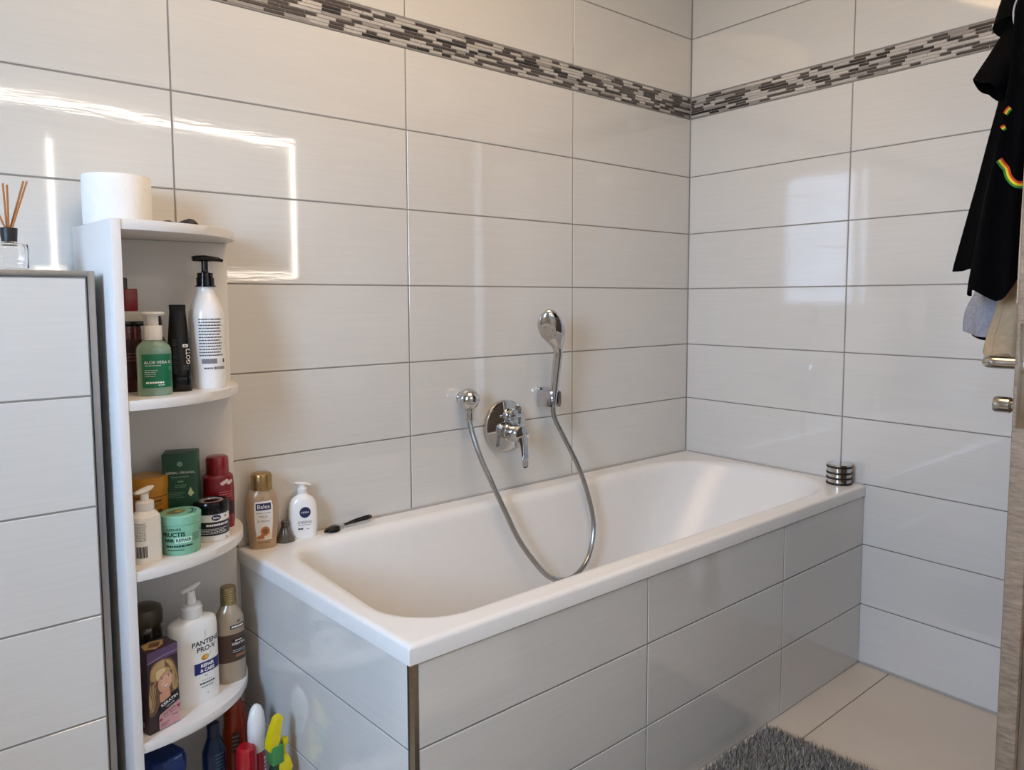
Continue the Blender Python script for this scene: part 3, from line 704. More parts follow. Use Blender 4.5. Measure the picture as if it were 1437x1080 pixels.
b = on_shelf('body_butter_jar', 'black and white cream jar with black ring lid on the third board', 'jar', -1.778, -.125, S3, -8)
B = Body([(0, .0325, .0325, 2), (.002, .034, .034, 2), (.058, .034, .034, 2), (.060, .033, .033, 2)], smooth=1); B.mesh().build('body', WHITEP, b)
mb = MB(); mb.lathe([(.0345, .0575), (.0355, .059), (.0355, .078), (.034, .081), (.028, .082), (.0265, .0795), (.0, .079)], 56); lid = mb.build('lid', BLACKP, b)
mb = MB(); mb.lathe([(.0245, .0795), (.0240, .0808), (.0165, .0808), (.016, .0795)], 48, cap0=False, cap1=False); mb.build('lid_ring', pm('silver ring print', '#b9b5b0', .25, .6), lid)
p = Print(B.surf()); p.rect(-.052, .046, .0135, .042, 0, 0); p.ell(.004, .0505, .0095, .0062, 2, 0); p.text('Balea', .004, .0505, .0062, 1, 1, .0001)
p.lines(-.016, .034, .0325, .0385, 1, 1, 1, .7, .1); p.lines(-.028, .032, .0165, .029, 4, 1, 1, .35); p.rect(.022, .027, .049, .053, 3, 0); p.rect(.026, .030, .003, .007, 3, 0)
p.build('label', [pm('midnight label', '#17182a', .3), WINK, NAVY, GINK], b)

b = on_shelf('red_lotion_bottle', 'dark red lotion bottle with large cap beside the back panel', 'bottle', -1.742, -.056, S3, -5)
WR = pm('wine red plastic', '#7d1220', .22, coat=.4)
B = Body([(0, .029, .022, 2.6), (.003, .032, .024, 2.6), (.06, .033, .025, 2.6), (.108, .032, .0245, 2.5), (.116, .0295, .0235, 2.3), (.120, .024, .022, 2)]); B.mesh().build('body', WR, b)
mb = MB(); mb.lathe([(.0235, .119), (.0240, .121), (.0235, .153), (.0215, .1575), (.018, .159), (0, .1592)], 40); mb.build('cap', pm('wine red cap', '#861322', .2, coat=.3), b)
p = Print(B.surf()); p.rect(-.02, .030, .030, .060, 0, 0); 
for k in range(5): p.ell(.004+k*.0048, .1005+.0025*((k*7) % 3), .0042, .0040, 1, 0)
p.lines(-.004, .026, .068, .084, 3, 2, 0, .35); p.build('label', [pm('black red label', '#2a1018', .4), pm('pale pink print', '#dcc0b8', .5), pm('rose print', '#b85a62', .5)], b)

b = on_shelf('green_carton', 'dark green cardboard carton with leaf mark at the back', 'box', -1.824, -.085, S3, -22)
GC = pm('dark green card', '#1d4a37', .45)
mb = MB(); mb.box(-.033, .033, -.028, .028, 0, .184, .001); mb.build('carton', GC, b)
p = Print(flat((0, -.028, 0), (1, 0, 0), (0, 0, 1))); p.text('HERBAL ORGANIC', .002, .145, .0066, 0, 1); p.lines(-.016, .018, .134, .138, 1, 1, 1, .4); p.lines(-.004, .008, .124, .129, 1, 1, 1, .6); p.lines(-.010, .014, .113, .121, 2, 1, 1, .35)
p.ell(.001, .163, .0052, .0052, 1, 1); p.text('H', .001, .163, .006, 3, 3); p.poly([(.020, .094), (.0145, .100), (.0165, .106), (.020, .114), (.0235, .106), (.0265, .101)], 2, 1); p.lines(-.031, .010, .092, .106, 4, 1, 1, .25); p.rect(-.0315, .032, .06, .0605, 1, 1)
pt = Print(flat((0, 0, .184), (1, 0, 0), (0, 1, 0))); pt.rect(-.018, .014, -.010, .008, 0, 0); pt.build('top_print', [pm('deep green print', '#143527', .4)], b)
p.build('label', [WINK, pm('sage print', '#7fa58c', .5), pm('leaf cream', '#cfd8a8', .5), GC], b)

b = on_shelf('amber_jar', 'amber yellow jar with red base behind the lotion pump', 'jar', -1.888, -.085, S3, -10)
B = Body([(0, .0345, .0345, 2), (.003, .036, .036, 2), (.108, .036, .036, 2)], smooth=1)
mb = MB(); mb.lathe([(.0345, .0), (.036, .003), (.036, .069)], 56); mb.build('body', pm('red orange plastic', '#a8321f', .3), b)
mb = MB(); mb.lathe([(.0362, .069), (.0362, .118)], 56); mb.build('sleeve', pm('amber plastic', '#c08224', .3, var=.03), b)
mb = MB(); mb.lathe([(.0370, .117), (.0375, .119), (.0375, .142), (.036, .1435), (.033, .144), (0, .142)], 56); mb.build('lid', pm('amber lid', '#c98a28', .3, var=.03), b)
B2 = Body([(0, .0364, .0364, 2), (.13, .0364, .0364, 2)], smooth=1); p = Print(B2.surf()); p.rect(-.036, .040, .103, .105, 0, 0); p.lines(-.012, .026, .093, .099, 1, 0, 0, .8); p.lines(-.02, .028, .083, .090, 2, 0, 0, .4); p.ell(.018, .0755, .006, .004, 0, 0)
p.build('label', [pm('brown ink', '#6b3f12', .5)], b)

b = on_shelf('white_carton', 'narrow white carton with black print at the far left of the third board', 'box', -1.943, -.085, S3, 14)
mb = MB(); mb.box(-.016, .016, -.022, .022, 0, .148, .0008); mb.build('carton', pm('white card', '#d8d5d2', .5), b)
p = Print(flat((0, -.022, 0), (1, 0, 0), (0, 0, 1))); p.lines(-.013, .0145, .080, .140, 6, 0, 0, .6, .3); p.lines(-.013, .0145, .02, .07, 8, 0, 0, .4, .3); p.build('label', [INK], b)

# --- fourth board: hair dye carton, white shampoo, brown shampoo, dark jar
b = on_shelf('hair_dye_carton', 'purple hair dye carton with photo of a smiling blonde woman', 'box', -1.911, -.188, S4, 19)
hw, hd, hh = .0315, .0225, .162
mb = MB(); mb.box(-hw, hw, -hd, hd, 0, hh, .0006); mb.build('carton', pm('dark plum card', '#3b2430', .35), b)
ff = flat((0, -hd, 0), (1, 0, 0), (0, 0, 1)); p = Print(lambda x, y, o_: ff(max(-hw, min(hw, x*hw/.0268)), y, o_))
MM = [pm('purple band', '#5b4166', .35), pm('plum shadow print', '#2f1c24', .4), pm('dark blonde print', '#6e5137', .4), pm('blonde print', '#b99862', .4), pm('light blonde print', '#dcc596', .4),
      pm('skin print', '#d29c80', .4), pm('light skin print', '#e0b095', .4), pm('lip print', '#a4484a', .4), WINK, pm('eye print', '#3a2b28', .4), pm('black print', '#15141a', .35), pm('pink print', '#c99a9e', .4), pm('crimson print', '#9c2c48', .4), pm('lilac print', '#8f78a0', .4)]
p.rect(-.0265, .0265, .140, hh-.0006, 0, 0); p.stroke([(-.0265, .141), (0, .146), (.0265, .147)], .0022, 13, 1); p.rect(-.0265, .0265, .002, .140, 1, 0)
# hair mass, curls, face
p.blob([(-.020, .132), (-.008, .139), (.006, .139), (.017, .131), (.0235, .112), (.0265, .092), (.0262, .070), (.012, .064), (-.006, .052), (-.018, .036), (-.0265, .040), (-.0265, .075), (-.0245, .1)], 2, 1)
p.blob([(-.0205, .127), (-.010, .137), (.003, .137), (.002, .124), (-.008, .111), (-.017, .103), (-.0225, .108)], 3, 2)
p.blob([(.004, .136), (.014, .130), (.021, .112), (.0245, .092), (.0255, .074), (.017, .069), (.0145, .088), (.0155, .108), (.010, .124)], 3, 2)
p.blob([(-.022, .096), (-.015, .092), (-.014, .078), (-.019, .062), (-.025, .052), (-.0265, .07)], 3, 2)
for k in range(9):
    a = k/8; p.stroke([(-.020+.004*a, .124-.03*a), (-.012+.006*a, .131-.012*a), (.0+.003*a, .135-.010*a)], .0007, 4, 4)
    p.stroke([(.018+.001*a*4, .116-.02*a), (.0205+.003*a, .095-.015*a), (.0185+.005*a, .074)], .0008, 4 if k % 2 else 2, 4)
    p.stroke([(-.0225+.007*a, .098), (-.025+.009*a, .080), (-.022+.008*a, .062), (-.025+.006*a, .044)], .0008, 4 if k % 3 == 0 else 2, 4)
p.poly([(-.008, .072), (.010, .076), (.011, .058), (.004, .052), (-.008, .056)], 5, 3)
p.ell(.0025, .093, .0128, .0205, 5, 3, 32, -.12); p.ell(.0045, .094, .0095, .0155, 6, 4, 28, -.12)
p.blob([(-.012, .118), (.002, .123), (.013, .113), (.006, .110), (-.004, .108), (-.011, .100)], 3, 5); p.blob([(-.013, .118), (-.002, .122), (.004, .116), (-.005, .108), (-.012, .102)], 4, 6)
for x, y in ((-.0035, .1005), (.0085, .1025)): p.ell(x, y, .0026, .0012, 8, 6, 14); p.ell(x, y, .0012, .0012, 9, 7, 10); p.stroke([(x-.0035, y+.0022), (x, y+.0038), (x+.003, y+.003)], .0009, 9, 6)
p.stroke([(.0035, .100), (.0045, .0935), (.003, .092), (.0055, .0915)], .0007, 5, 6)
p.blob([(-.0025, .0855), (.003, .0862), (.010, .0885), (.0065, .0828), (.002, .0812)], 7, 6); p.blob([(-.0015, .0852), (.003, .0857), (.009, .0878), (.005, .0838), (.002, .0830)], 8, 7)
p.poly([(-.009, .045), (-.0085, .052), (.024, .066), (.0262, .064), (.0262, .046), (-.009, .033)], 10, 7)
p.text('KERATIN', .0085, .0525, .0078, 8, 8, .0002, rot=.30); p.text('COLOR', .0095, .0445, .0045, 8, 8, 0, rot=.30)
p.poly([(-.011, .027), (-.009, .032), (.0262, .0455), (.0262, .002), (-.011, .002)], 11, 7); p.poly([(-.0105, .018), (-.0105, .023), (.0262, .0375), (.0262, .0315)], 12, 8)
p.text('BLONDE SHINE', .008, .0277, .0042, 8, 9, .0001, rot=.36); p.text('MILK BLEND', .007, .0325, .0042, 10, 8, 0, rot=.36); p.lines(-.008, .008, .006, .014, 3, 10, 8, .35); p.lines(.012, .022, .019, .022, 1, 10, 8, .5)
p.build('front_print', MM, b)
p = Print(flat((-hw, 0, 0), (0, -1, 0), (0, 0, 1))); p.ell(.004, .017, .009, .010, 0, 0); p.ell(.004, .017, .0055, .006, 1, 1); p.build('side_print', [MM[10], GINK, MM[0]], b)
p = Print(flat((0, 0, hh), (1, 0, 0), (0, 1, 0))); p.poly([(-.026, -.006), (-.010, -.018), (.010, -.010), (.022, .010), (0, .02), (-.02, .015)], 0, 0); p.poly([(-.018, -.004), (.0, -.012), (.012, .004), (-.004, .012)], 1, 1); p.build('top_print', [MM[3], MM[2]], b)

b = on_shelf('white_shampoo_bottle', 'large white shampoo pump bottle with navy band and gold emblem', 'bottle', -1.829, -.138, S4, 7)
B = Body([(0, .0475, .0265, 2.4), (.003, .0500, .0290, 2.4), (.04, .0505, .0295, 2.4), (.14, .0500, .0285, 2.4), (.160, .0490, .0275, 2.4), (.170, .0465, .0255, 2.3), (.175, .038, .0225, 2.1), (.178, .026, .020, 2), (.179, .0215, .0195, 2)])
B.mesh().build('body', CREAMP, b)
mb = MB(); mb.lathe([(.0208, .178), (.0212, .180), (.0212, .199), (.0188, .2015), (.0188, .2055), (.010, .207), (.0085, .228), (.0075, .233)], 32)
mb.tube([(-.018, 0, .2330), (-.012, 0, .236), (0, 0, .2385), (.011, 0, .2415), (.019, 0, .245)], [(.0035, .004), (.0048, .006), (.0058, .007), (.0048, .006), (.003, .005)], 12); mb.build('pump', WHITEP, b)
p = Print(B.surf()); p.text('PANTENE', .0175, .128, .0142, 0, 0, .0003, rot=.02); p.text('PRO-V', .0165, .1145, .0142, 0, 0, .0003, rot=.02); p.rect(-.010, .049, .0635, .087, 1, 0)
p.text('REPAIR', .0175, .0795, .0092, 2, 1, .0004); p.text('& CARE', .0175, .0695, .0092, 2, 1, .0004)
p.ell(.013, .0965, .0085, .006, 3, 0, rot=.2); p.ell(.016, .0975, .005, .0042, 4, 1, rot=.3); p.stroke([(.018, .097), (.024, .101), (.026, .107)], .0016, 5, 2); p.stroke([(.013, .137), (.0155, .143), (.014, .148), (.0165, .153)], .0014, 5, 0); p.stroke([(.002, .103), (.008, .108), (.016, .112)], .0008, 5, 0)
p.lines(.010, .018, .056, .059, 1, 6, 0, .5); p.lines(.0, .034, .040, .044, 1, 7, 0, .8); p.lines(.003, .03, .033, .0365, 1, 6, 0, .6); p.lines(.004, .028, .047, .050, 1, 6, 0, .3); p.text('1L', .016, .020, .006, 6, 0)
p.build('label', [INK, pm('navy band', '#1a1a6e', .3), WINK, pm('amber print', '#c98a2e', .4), pm('gold print', '#e0b050', .4), pm('champagne print', '#c9b48a', .4), GINK, INK], b)

b = on_shelf('brown_shampoo_bottle', 'champagne and brown shampoo bottle with gold screw cap', 'bottle', -1.742, -.100, S4, 0)
CH = pm('champagne plastic', '#b3a48f', .25, .35, .03, coat=.3)
B = Body([(0, .029, .022, 2.3), (.003, .0315, .0245, 2.3), (.05, .0325, .025, 2.3), (.125, .0315, .0245, 2.2), (.145, .0285, .0225, 2.1), (.160, .021, .0185, 2), (.168, .0155, .0150, 2), (.171, .0140, .0140, 2)])
B.mesh().build('body', CH, b)
mb = MB(); pr_ = [(.0165, .1705)]
for k in range(6): pr_ += [(.0168, .172+k*.005), (.0168, .175+k*.005), (.0160, .176+k*.005)]
pr_ += [(.0165, .204), (.0155, .2075), (.0, .208)]; mb.lathe(pr_, 32); mb.build('cap', pm('antique gold cap', '#9c8c64', .28, .8), b)
p = Print(B.surf()); p.rect(-.034, .036, .047, .108, 0, 0); p.rect(-.006, .029, .120, .128, 1, 0); p.lines(-.003, .026, .1215, .1265, 1, 3, 1, .7); p.lines(-.006, .03, .111, .118, 2, 2, 1, .4); p.rect(-.004, .030, .064, .098, 1, 1); p.lines(.004, .020, .0915, .0955, 1, 3, 2, .6); p.text('KERATIN', .012, .086, .0075, 3, 2, .0001)
p.lines(-.002, .028, .066, .074, 2, 3, 2, .25); p.rect(.004, .030, .056, .062, 2, 1); p.stroke([(.010, .132), (.012, .137), (.014, .133), (.017, .138)], .0015, 1, 0)
p.build('label', [pm('cocoa label', '#4d3527', .35), pm('dark cocoa print', '#2c1d16', .35), pm('copper print', '#9a6a48', .4), WINK], b)

b = on_shelf('brown_jar', 'dark brown jar with olive lid behind the hair dye carton', 'jar', -1.905, -.082, S4)
mb = MB(); mb.lathe([(.030, 0), (.032, .003), (.032, .150), (.028, .160), (.026, .165)], 40); mb.build('body', pm('dark amber jar', '#2a1f18', .15, coat=.3), b)
mb = MB(); mb.lathe([(.0265, .163), (.0335, .166), (.0340, .170), (.0340, .192), (.031, .200), (.02, .206), (0, .207)], 40); mb.build('lid', pm('olive brown lid', '#4b4130', .3), b)
B = Body([(0, .0322, .0322, 2), (.2, .0322, .0322, 2)], smooth=1); p = Print(B.surf()); p.rect(-.01, .03, .10, .145, 0, 0); p.lines(-.006, .026, .105, .14, 4, 1, 1, .3); p.build('label', [pm('black jar label', '#15120f', .4), pm('tan print', '#6d5b44', .5)], b)

# --- bottom board: cleaning bottles
B0 = .03
b = on_shelf('orange_bottle', 'translucent orange cleaner bottle at the back of the bottom board', 'bottle', -1.742, -.115, B0)
B = Body([(0, .024, .020, 2.4), (.003, .027, .023, 2.4), (.14, .027, .023, 2.4), (.19, .024, .021, 2.2), (.222, .020, .018, 2.1), (.240, .012, .012, 2), (.2445, .004, .004, 2)]); B.mesh().build('body', pm('orange plastic', '#9c3616', .2, trans=.2), b)
p = Print(B.surf()); p.rect(-.015, .003, .13, .175, 0, 0); p.lines(-.013, .001, .135, .17, 4, 1, 1, .4); p.build('label', [pm('brown label', '#4a2a1c', .5), GINK], b)
b = on_shelf('white_nozzle_cleaner', 'red cleaner bottle with a tall white angled nozzle', 'bottle', -1.7185, -.178, .017, 8)
B = Body([(0, .017, .016, 2.4), (.003, .019, .018, 2.4), (.125, .019, .018, 2.3), (.150, .0165, .0155, 2.1), (.160, .015, .0145, 2)]); B.mesh().build('body', pm('red cleaner plastic', '#a51424', .22, coat=.3), b)
p = Print(B.surf()); p.lines(.009, .019, .10, .145, 5, 0, 0, .6, .1); p.build('label', [WINK], b)
mb = MB(); rg = []
for x, y, z, a, c in ((0, 0, .158, .0155, .015), (0, 0, .172, .0160, .0155), (.001, -.001, .182, .0165, .016), (-.001, -.003, .190, .0155, .0165), (-.001, -.005, .205, .0170, .016), (0, -.004, .225, .0165, .0145), (.002, -.001, .242, .0135, .0115), (.003, .001, .252, .0095, .008), (.003, .002, .257, .004, .004), (.003, .002, .258, .0005, .0005)):
    rg.append([Vector((x+1.13*a*math.cos(2*PI*i/28), y+1.1*c*math.sin(2*PI*i/28), z)) for i in range(28)])
mb.loft(rg); mb.build('nozzle', CREAMP, b, sharp=60)
b = on_shelf('red_capped_bottle', 'bright red capped bottle in front of the white nozzle cleaner', 'bottle', -1.744, -.190, B0, -20)
mb = MB(); mb.lathe([(.016, 0), (.018, .003), (.018, .105), (.014, .122), (.012, .128)], 28); mb.build('body', pm('white cleaner plastic', '#d9d4d0', .3), b)
mb = MB(); mb.lathe([(.0215, .112), (.0225, .115), (.0215, .150), (.0195, .1655), (.015, .170), (0, .1705)], 28); mb.build('cap', pm('scarlet cap', '#ad1220', .2, coat=.3), b)
b = on_shelf('yellow_spray_bottle', 'green spray bottle with a bright yellow trigger head', 'bottle', -1.7105, -.270, .052, 8)
YE = pm('yellow plastic', '#e3cf10', .25)
B = Body([(-.052, .014, .018, 2.4), (-.049, .016, .02, 2.4), (.10, .016, .02, 2.4), (.13, .011, .012, 2), (.14, .010, .011, 2)]); B.mesh().build('body', pm('deep green plastic', '#123c28', .2), b)
mb = MB(); mb.box(-.014, .012, -.013, .012, .138, .178, .003); mb.build('spray_collar', pm('leaf green plastic', '#3f8a4a', .3), b)
mb = MB(); mb.loft([[Vector((x+w_*sx, y, z)) for sx, y, z in ((-1, -d_, z0), (1, -d_, z0), (1, d_, z0), (-1, d_, z0))] for x, w_, d_, z0 in
    ((-.012, .003, .008, .168), (-.010, .0090, .010, .172), (-.006, .0105, .011, .188), (.000, .0090, .010, .212), (.006, .0075, .009, .230), (.008, .0055, .008, .235))]); sh_ = mb.build('spray_head', YE, b)
mb = MB(); mb.box(.013, .025, -.008, .004, .168, .184, .002); mb.box(.011, .021, -.006, .002, .150, .170, .002)
mb.loft([[Vector((.014+x, -.002+y*.8, z)) for x, y in ((-w_, -w_), (w_, -w_), (w_, w_), (-w_, w_))] for z, w_ in ((.151, .007), (.140, .012), (.122, .016), (.105, .012))]); mb.build('trigger', YE, sh_)
b = on_shelf('blue_bottle', 'dark blue translucent bottle standing in shadow on the bottom board', 'bottle', -1.802, -.165, B0)
B = Body([(0, .021, .020, 2.3), (.003, .0235, .0225, 2.3), (.15, .0235, .0225, 2.3), (.178, .021, .020, 2.2), (.200, .013, .013, 2), (.215, .011, .011, 2)]); B.mesh().build('body', pm('dark blue plastic', '#081d3a', .12, trans=.25), b)
mb = MB(); mb.lathe([(.0125, .205), (.0125, .228), (.011, .231), (0, .2315)], 24); mb.build('cap', pm('navy cap', '#141d3a', .3), b)
p = Print(B.surf()); p.lines(-.004, .016, .13, .175, 6, 0, 0, .2); p.build('label', [pm('teal print', '#2c6a78', .4)], b)
b = on_shelf('blue_lidded_box', 'bright blue box lid at the left of the bottom board', 'box', -1.902, -.166, B0, 20)
mb = MB(); mb.loft([[Vector((x*w_, y*w_, z)) for x, y in ((.022, -.036), (.036, -.022), (.036, .022), (.022, .036), (-.022, .036), (-.036, .022), (-.036, -.022), (-.022, -.036))] for z, w_ in ((0, .95), (.16, 1), (.165, 1.04), (.190, 1.04), (.205, .92), (.208, .82))])
mb.build('body', pm('royal blue plastic', '#0c2a66', .25), b)

# --- reed diffuser on the low wall
b = thing('reed_diffuser', 'glass reed diffuser with black cap and reed sticks on the low wall', 'diffuser', (-2.105, -.135, PZ))
B = Body([(0, .0245, .020, 5), (.002, .0265, .022, 5), (.042, .0265, .022, 5), (.046, .0250, .020, 4), (.048, .0140, .0140, 2), (.051, .0115, .0115, 2)], smooth=2)
Bi = Body([(.005, .023, .0185, 5), (.041, .0238, .0192, 5), (.044, .021, .017, 4)], smooth=2)
mb = B.mesh(); Bi.mesh(mb); mb.keep = True
for k in range(len(mb.f)//2, len(mb.f)): mb.f[k] = tuple(reversed(mb.f[k]))
mb.build('bottle', GLASS, b)
mb = MB(); mb.lathe([(.0112, .050), (.0118, .0505), (.0135, .0735), (.0130, .0745), (.0, .0745)], 32); mb.build('cap', pm('black rubber cap', '#16171c', .45), b)
WD = pm('reed wood', '#b3763f', .7, var=.15, scale=60, stretch=(1, 1, .1))
for (x0, y0), (x1, y1, z1) in (((.003, .002), (.026, .004, .158)), ((.005, -.002), (.030, -.006, .157)), ((-.002, .003), (-.004, .008, .152)), ((0, -.003), (.0005, -.008, .148)), ((-.005, 0), (-.026, .002, .135))):
    mb = MB(); k = 1.55; mb.tube([(x0-(x1-x0)*.0, y0, .0747), (x1, y1, z1)], .0016, 8); mb.build('reed', WD, b)

# ------------------------------------------------------------------ door with lever and clothes
def wood(name, c0, c1, stretch):
    m = bpy.data.materials.new(name); m.use_nodes = True; nt = m.node_tree; N = nt.nodes; L = nt.links; bs = N['Principled BSDF']
    tc = N.new('ShaderNodeTexCoord'); mp = N.new('ShaderNodeMapping'); mp.inputs['Scale'].default_value = stretch; L.new(tc.outputs['Object'], mp.inputs['Vector'])
    nz = N.new('ShaderNodeTexNoise'); nz.inputs['Scale'].default_value = 3; nz.inputs['Detail'].default_value = 8; nz.inputs['Roughness'].default_value = .7; L.new(mp.outputs['Vector'], nz.inputs['Vector'])
    cr = N.new('ShaderNodeValToRGB'); cr.color_ramp.elements[0].position = .35; cr.color_ramp.elements[1].position = .68
    cr.color_ramp.elements[0].color = lin(c0); cr.color_ramp.elements[1].color = lin(c1); L.new(nz.outputs['Fac'], cr.inputs['Fac']); L.new(cr.outputs['Color'], bs.inputs['Base Color'])
    bs.inputs['Roughness'].default_value = .5; return m
WEDGE = wood('cross cut wood edge', '#7d6a58', '#a8937d', (6, 14, 60)); WFACE = wood('wood veneer', '#6d5a49', '#94806b', (30, 30, 2.2))
DX0, DY = -.868, -1.300
dr = struct(thing('door_1', None, None, (0, 0, 0)))
mb = MB(); mb.box(DX0, -.03, DY-.0265, DY, .008, 2.04, .0015, mi=0); mb.build('door_leaf', [WEDGE], dr)
mb = MB(); mb.box(DX0+.014, -.03, DY-.041, DY-.0270, .008, 2.025, .001); mb.build('door_rebate', [WFACE], dr)
mb = MB(); mb.box(DX0+.002, -.032, DY-.0002, DY+.0012, .010, 2.038, .0004); mb.build('door_face', [WFACE], dr)
hx, hz = -.800, 1.030
T = lambda x, z: Matrix.Translation((x, DY+.001, z)) @ Matrix.Rotation(-PI/2, 4, 'X')
NIC = pm('satin nickel', '#bdbab3', .16, 1, .03)
mb = MB(); mb.lathe([(.026, 0), (.026, .006), (.024, .009), (.0105, .0095)], 40, T=T(hx, hz)); mb.build('rose', NIC, dr)
mb = MB(); mb.tube(catmull([(hx, DY+.008, hz), (hx, DY+.030, hz), (hx, DY+.048, hz), (hx+.004, DY+.0585, hz), (hx+.016, DY+.063, hz), (hx+.05, DY+.063, hz), (hx+.125, DY+.062, hz)], 6), .0105, 20); mb.build('lever_handle', NIC, dr)
mb = MB(); mb.lathe([(.022, 0), (.022, .005), (.012, .007), (.010, .018), (.0115, .020), (.0135, .022), (.0140, .043), (.0125, .046), (0, .0465)], 32, T=T(hx, .958)); mb.build('lock_knob', NIC, dr)
mb = MB(); mb.box(DX0-.0008, DX0+.001, DY-.0215, DY-.004, .93, 1.10, .0003); mb.box(DX0-.006, DX0, DY-.018, DY-.008, 1.018, 1.04, .001); mb.build('lock_plate', NIC, dr)
mb = MB(); mb.box(-.72, -.42, DY+.0012, DY+.010, 1.745, 1.785, .002)
for x in (-.68, -.60, -.52, -.45): mb.tube([(x, DY+.009, 1.765), (x, DY+.035, 1.760), (x, DY+.042, 1.775)], .004, 8)
mb.build('hook_rail', NIC, dr)
mb = MB()
mb.box(-.005, .13, -1.262, -1.2, 0, 2.11, .002); mb.box(-.005, .13, -2.16, -2.1, 0, 2.11, .002); mb.box(-.005, .13, -2.1, -1.262, 2.05, 2.11, .002)
struct(mb.build('trim_5', WFACE))
# hallway behind the doorway so that no daylight comes in
mb = MB(); mb.box(1.0, 1.05, -2.8, -.7, 0, HC); mb.box(.12, 1.05, -2.85, -2.8, 0, HC); mb.box(.12, 1.05, -.7, -.65, 0, HC); mb.box(.12, 1.05, -2.85, -.65, HC, HC+.05); mb.box(.1, 1.05, -2.85, -.65, -.1, -.001)
struct(mb.build('wall_hall', PAINT))

nv = Vector((-.327, .945, 0))
def interp(tab, z):
    tab = sorted(tab)
    if z <= tab[0][0]: return tab[0][1]
    for a, b in zip(tab, tab[1:]):
        if a[0] <= z <= b[0]: return a[1]+(b[1]-a[1])*(z-a[0])/(b[0]-a[0])
    return tab[-1][1]
def drape(xc, hxw, edge, ztop, hem, folds=7, amp=.006, back=DY+.0185, seed=1, n=72, rows=34, xt=-.65):
    """closed hanging cloth: section at height z reaches the line `edge` (z -> y at x=xt) and rests against the door"""
    rnd = random.Random(seed); ph = [rnd.random()*6.28 for _ in range(4)]
    rings = []
    for k in range(rows+1):
        t = k/rows; ring = []
        for i in range(n):
            th = 2*PI*i/n
            zb = hem(th); z = ztop+(zb-ztop)*t
            y = interp(edge, z); target = nv.dot(Vector((xt, y, 0)))
            lo, hi = .004, .2
            for _ in range(24):
                hy = (lo+hi)/2; s = nv.dot(Vector((xc, back+hy, 0)))+math.sqrt((.327*hxw)**2+(.945*hy)**2)
                if s < target: lo = hy
                else: hi = hy
            c, s_ = math.cos(th), math.sin(th); a = amp*min(1, t*1.6+.15)
            f = a*(math.sin(folds*th+ph[0]+1.5*t)+.5*math.sin((2*folds-1)*th+ph[1]-2*t)+.4*math.sin(3*th+ph[2]+5*t))
            ex = 2/2.4; x = xc+(hxw+f)*math.copysign(abs(c)**ex, c); yy = back+hy+(hy+f*.6)*math.copysign(abs(s_)**ex, s_)
            ring.append(Vector((x, max(yy, DY+.004), z)))
        rings.append(ring)
    mb = MB(); mb.loft(rings, 0, True, False); return mb
BLK = pm('black jersey', '#070708', .95, var=.15, bump=.3, bscale=900, ior=1.12)
GRY = pm('grey marl jersey', '#8b8c94', .95, var=.18, scale=180, bump=.3, bscale=700)
BEI = pm('beige terry', '#b89c7a', .95, var=.10, scale=90, bump=.6, bscale=600)
LBE = pm('light beige cotton', '#b5a693', .95, var=.06, scale=90, bump=.3, bscale=700)
ts = thing('black_shirt', 'black short sleeved shirt with a rainbow striped line hung on the door', 'shirt', (0, 0, 0))
def hemA(th): return 1.206+.012*math.sin(th*2)
mbA = drape(-.52, .115, [(1.19, -1.131), (1.208, -1.134), (1.36, -1.168), (1.518, -1.1985), (1.60, -1.206), (1.75, -1.225)], 1.735, hemA, 8, .005, seed=4)
mbA.build('back_layer', BLK, ts)
def hemB(th):
    # lowest towards the room on the near side, rising towards the door
    s = math.sin(th); c = math.cos(th)
    return 1.150+.075*max(0, (-s*.8-.05))+.006*math.sin(5*th)-.02*max(0, 1-abs(th-3.45)/.7)
mbB = drape(-.66, .105, [(1.13, -1.157), (1.155, -1.1555), (1.30, -1.170), (1.42, -1.190), (1.518, -1.2035), (1.62, -1.207), (1.75, -1.23)], 1.74, hemB, 6, .006, seed=9)
fl_ = mbB.build('front_layer', BLK, ts)
# short sleeve: an open cone from the shoulder to the cuff
mb = MB(); rg = []
def at(dep, u, v): return CAM+(fw+R_*((u-718.5)/F)+U_*((498.643-v)/F))*dep
def onx(x, u, v):
    d = fw+R_*((u-718.5)/F)+U_*((498.643-v)/F); return CAM+d*((x-CAM.x)/d.x)
for t, (ua, va), (ub, vb) in ((0, (1424, 22), (1452, 66)), (.3, (1408, 46), (1444, 84)), (.65, (1387, 80), (1430, 112)), (.92, (1370, 106), (1414, 134)), (1, (1366.5, 112), (1411, 137))):
    a, b_ = onx(-.72, ua, va), onx(-.72, ub, vb); c = (a+b_)/2; e1 = (b_-a)/2; dd = Vector((.93, .32, 0))
    ring = []
    for i in range(40):
        th = 2*PI*i/40; w_ = 1+.07*t*math.sin(4*th+1)
        ring.append(c+e1*math.cos(th)*w_+dd*(.030+.014*t)*math.sin(th)*w_-Vector((0, 0, .006*t*abs(math.sin(2*th)))))
    rg.append(ring)
mb.loft(rg, 0, True, False)
inner = [[p.lerp(sum(r, Vector())/len(r), .06) for p in r] for r in rg]
mb.loft(inner[::-1], 0, False, True); o = len(mb.v)
nn_ = 40; mb.loft([rg[-1], inner[-1]], 0, False, False); slv = mb.build('sleeve', BLK, ts)
mb = MB(); mb.tube(catmull([onx(-.755, u, v) for u, v in ((1445, -30), (1431, -8), (1423, 12), (1423, 30), (1429, 46), (1440, 63), (1452, 78))], 6), .0016, 8); mb.build('collar_piping', pm('pale grey piping', '#a8a6a4', .8), ts)
mb = MB(); rg = []
